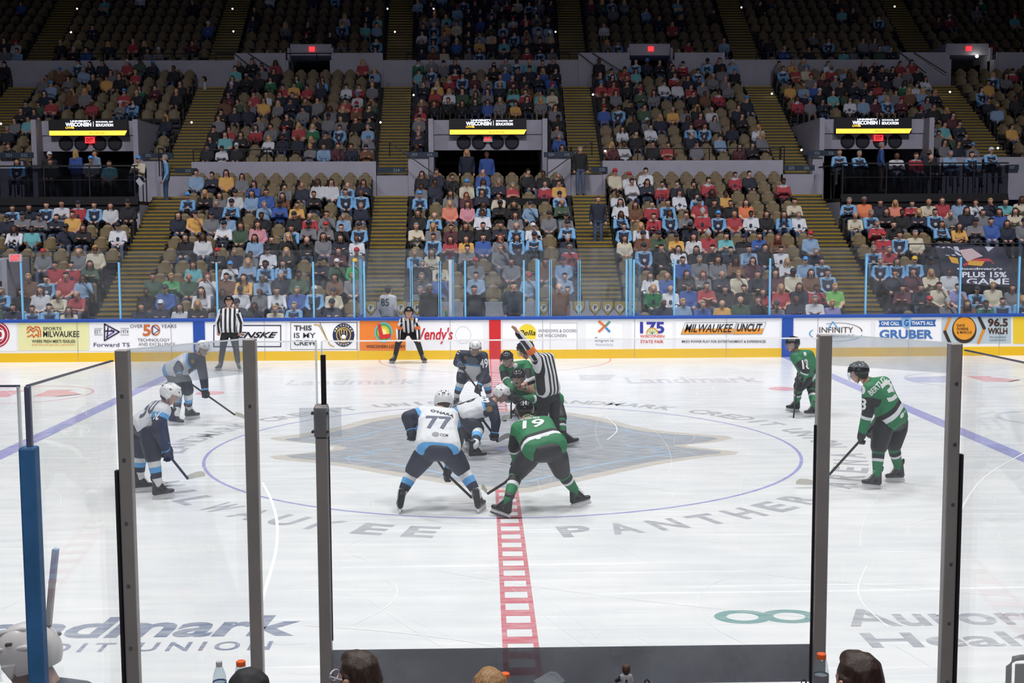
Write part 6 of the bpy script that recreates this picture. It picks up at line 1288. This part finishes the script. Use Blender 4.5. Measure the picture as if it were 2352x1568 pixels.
# 18
I = player('hockey player in green jersey number eighteen bent forward left of right steel post', 'G',
 dict(h=(1820, 790, -.1), n=(1828, 808, -.05), sL=(1826, 820, -.2), sR=(1858, 815, .1), eL=(1850, 850, -.35), gL=(1840, 878, -.3), eR=(1872, 850, .1), gR=(1836, 868, -.35), p=(1864, 860, .1), hL=(1850, 868, -.05), hR=(1876, 866, .2), kL=(1835, 888, -.15), kR=(1865, 893, .0)),
 [(1822, 946, 190, 1829, 922), (1863, 957, 200, 1868, 932)], (-.85, -.4, -.2),
 numbers=[('18', 1850, 836, .16, .16, (1, 0, 0), (0, 0, 1), WN, -.3), ('disc', 1848, 812, .07, .07, (1, 0, 0), (0, 0, 1), WN, -.1)])
base = I[1]; stick([at(1832, 855, base.y-.4), at(1828, 910, base.y-.4), at(1822, 962, base.y-.4)], at(1808, 966, base.y-.3), 'hockey stick of green player eighteen standing upright on ice')
# 3
I = player('tall hockey player in green jersey number three at right, looking left with stick low', 'G',
 dict(h=(1971, 855, .0), n=(1990, 874, .05), sL=(1996, 895, -.22), sR=(2030, 880, .2), eL=(1994, 944, -.3), gL=(1978, 1004, -.25), eR=(2035, 940, .3), gR=(2000, 990, .1), p=(2048, 955, .0), hL=(2030, 972, -.1), hR=(2064, 968, .15), kL=(2018, 1030, -.15), kR=(2052, 1024, .12)),
 [(2003, 1123, 188, 2016, 1080), (2058, 1107, 190, 2062, 1067)], (-.9, .25, -.4),
 numbers=[('3', 2046, 896, .19, .27, (.8, -.2, .45), (-.4, .2, .8), WN, -.1), ('BERTUZZI', 2020, 880, .34, .075, (.75, -.2, .70), (-.5, .2, .75), WN, .0), ('disc', 1977, 897, .10, .11, (.8, -.5, 0), (0, 0, 1), WN, -.3), ('3', 1983, 928, .09, .15, (.8, -.5, 0), (0, 0, 1), WN, -.3), ('disc', 2070, 953, .10, .06, (1, 0, .3), (-.2, 0, 1), WN, -.1), ('CCM', 2079, 948, .08, .03, (1, 0, .3), (-.2, 0, 1), WN, -.1)], torso_w=1.05)
base = I[1]; stick([at(2008, 972, base.y-.0), at(1977, 1010, base.y-.2), at(1900, 1095, base.y-.1), at(1868, 1112, base.y-.1)], at(1830, 1112, base.y-.1), 'black hockey stick with pale blade, held low by green player three')
# officials
I = player('linesman in striped shirt raising left arm beside the face-off, back to camera', 'G',
 dict(h=(1207, 803, .0), n=(1225, 818, .0), sL=(1233, 826, -.2), sR=(1262, 822, .15), eL=(1213, 795, -.3), gL=(1188, 762, -.4), eR=(1240, 868, .3), gR=(1206, 880, .1), p=(1260, 898, .0), hL=(1249, 908, -.08), hR=(1272, 906, .1), kL=(1246, 972, -.12), kR=(1274, 972, .08)),
 [(1242, 1042, 150, 1246, 1010), (1282, 1040, 30, 1280, 1008)], (-.8, .35, -.5), ref=True, hands='grip', armband=True, visor=True, tm='gL')
I = player('linesman in black and white stripes standing at far left of the boards', 'G',
 dict(h=(526, 692, -.0), n=(526, 708, .0), sL=(509, 716, 0), sR=(544, 716, 0), eL=(500, 741, .02), gL=(502, 764, -.06), eR=(553, 741, .02), gR=(551, 764, -.06), p=(526, 757, .0), hL=(517, 764, 0), hR=(536, 764, 0), kL=(511, 806, -.02), kR=(543, 806, -.02)),
 [(501, 851, -110, 505, 838), (551, 852, -70, 548, 838)], (.05, -1, -.05), ref=True, hands='grip', visor=False)
b = MB()
I = player('referee with orange armbands leaning hands on knees in front of orange sign', 'G',
 dict(h=(939, 717, -.35), n=(939, 731, -.28), sL=(924, 737, -.2), sR=(954, 737, -.2), eL=(915, 757, -.15), gL=(915, 779, -.3), eR=(961, 757, -.15), gR=(962, 779, -.3), p=(938, 757, .12), hL=(930, 763, .1), hR=(946, 763, .1), kL=(914, 788, -.2), kR=(960, 788, -.2)),
 [(900, 834, -120, 906, 820), (976, 833, -60, 971, 820)], (.03, -1, -.12), ref=True, hands='grip', armband=True, visor=False)
# bench player, helmet and shoulders at lower left
HW = M('helmet_bench', (.70, .68, .67), .3); P = at(62, 1500, -13.6)
root = thing('person', 'hockey player in white helmet on the bench at bottom left behind blue post', 'person', (P.x, -13.6, P.z-1.0)); base = Vector(root.location); hd = P+Vector((0, 0, -.015))-base; r, f, u = basis((-1, .25, -.25)); H = lambda x, y, z: hd+r*x+f*y+u*z
link('body', blob([[(H(0, -.01, .02), .098), (H(0, .015, .03), .090)], [(H(0, .035, -.03), .072), (H(0, .055, -.085), .042)], [(H(0, .09, .01), .012), (H(0, .112, -.02), .016)], [(H(-.092, 0, .0), .015), (H(-.096, -.012, -.03), .018)], [(H(.092, 0, .0), .015), (H(.096, -.012, -.03), .018)], [(H(0, -.03, -.05), .06), (H(0, -.06, -.2), .075)], [(H(-.2, -.05, -.3), .08), (H(.2, -.05, -.3), .08), (H(0, -.05, -.7), .16)]], .009, 3, [SKN], .4), root)
link('jersey', blob([[(H(-.21, -.05, -.3), .10), (H(.21, -.05, -.3), .10), (H(0, -.05, -.2), .10), (H(0, -.05, -.75), .2)]], .012, 4, [M('jersey_bench', (.03, .04, .07), .8)], .5), root)
hh = link('helmet', helmet_mesh(HW), root); hh.matrix_local = xf(hd, r, f, u, 1.06); link('visor', VMES, hh)
b = MB(); b.tube([H(.11, .03, -.03), H(.10, .05, -.10), H(.06, .06, -.14), H(.0, .06, -.15), H(-.08, .03, -.12)], .009, HW, 8); b.tube([H(.11, -.02, -.03), H(.115, .0, -.09), H(.10, .05, -.115)], .008, HW, 8); b.build('chin_strap', root, smooth=True)
b = MB(); A_, B_, C_, D_ = at(128, 1260, -13.3), at(121, 1330, -13.3), at(120, 1338, -13.3), at(100, 1560, -13.3)
o = thing('hockey_stick', 'hockey stick with light blue grip and grey shaft leaning at the left bench', 'hockey stick', D_); b.bar(A_, B_, .024, .03, M('grip_blue', hx('7FA0CC'), .6)); b.build('grip', o, off=D_); b = MB(); b.bar(B_, C_, .026, .03, WHM); b.bar(C_, D_, .024, .028, M('shaft_grey', (.22, .22, .23), .5)); b.build('shaft', o, off=D_)
# puck
P = ground(1159, 968); b = MB(); b.lathe([(0, .0), (.038, 0), (.038, .025), (0, .025)], M('puck', (.01, .01, .01), .5), n=20); tag(b.build('puck', loc=(P.x, P.y+.05, .008)), 'small black puck at the face-off spot on the red line', 'puck')
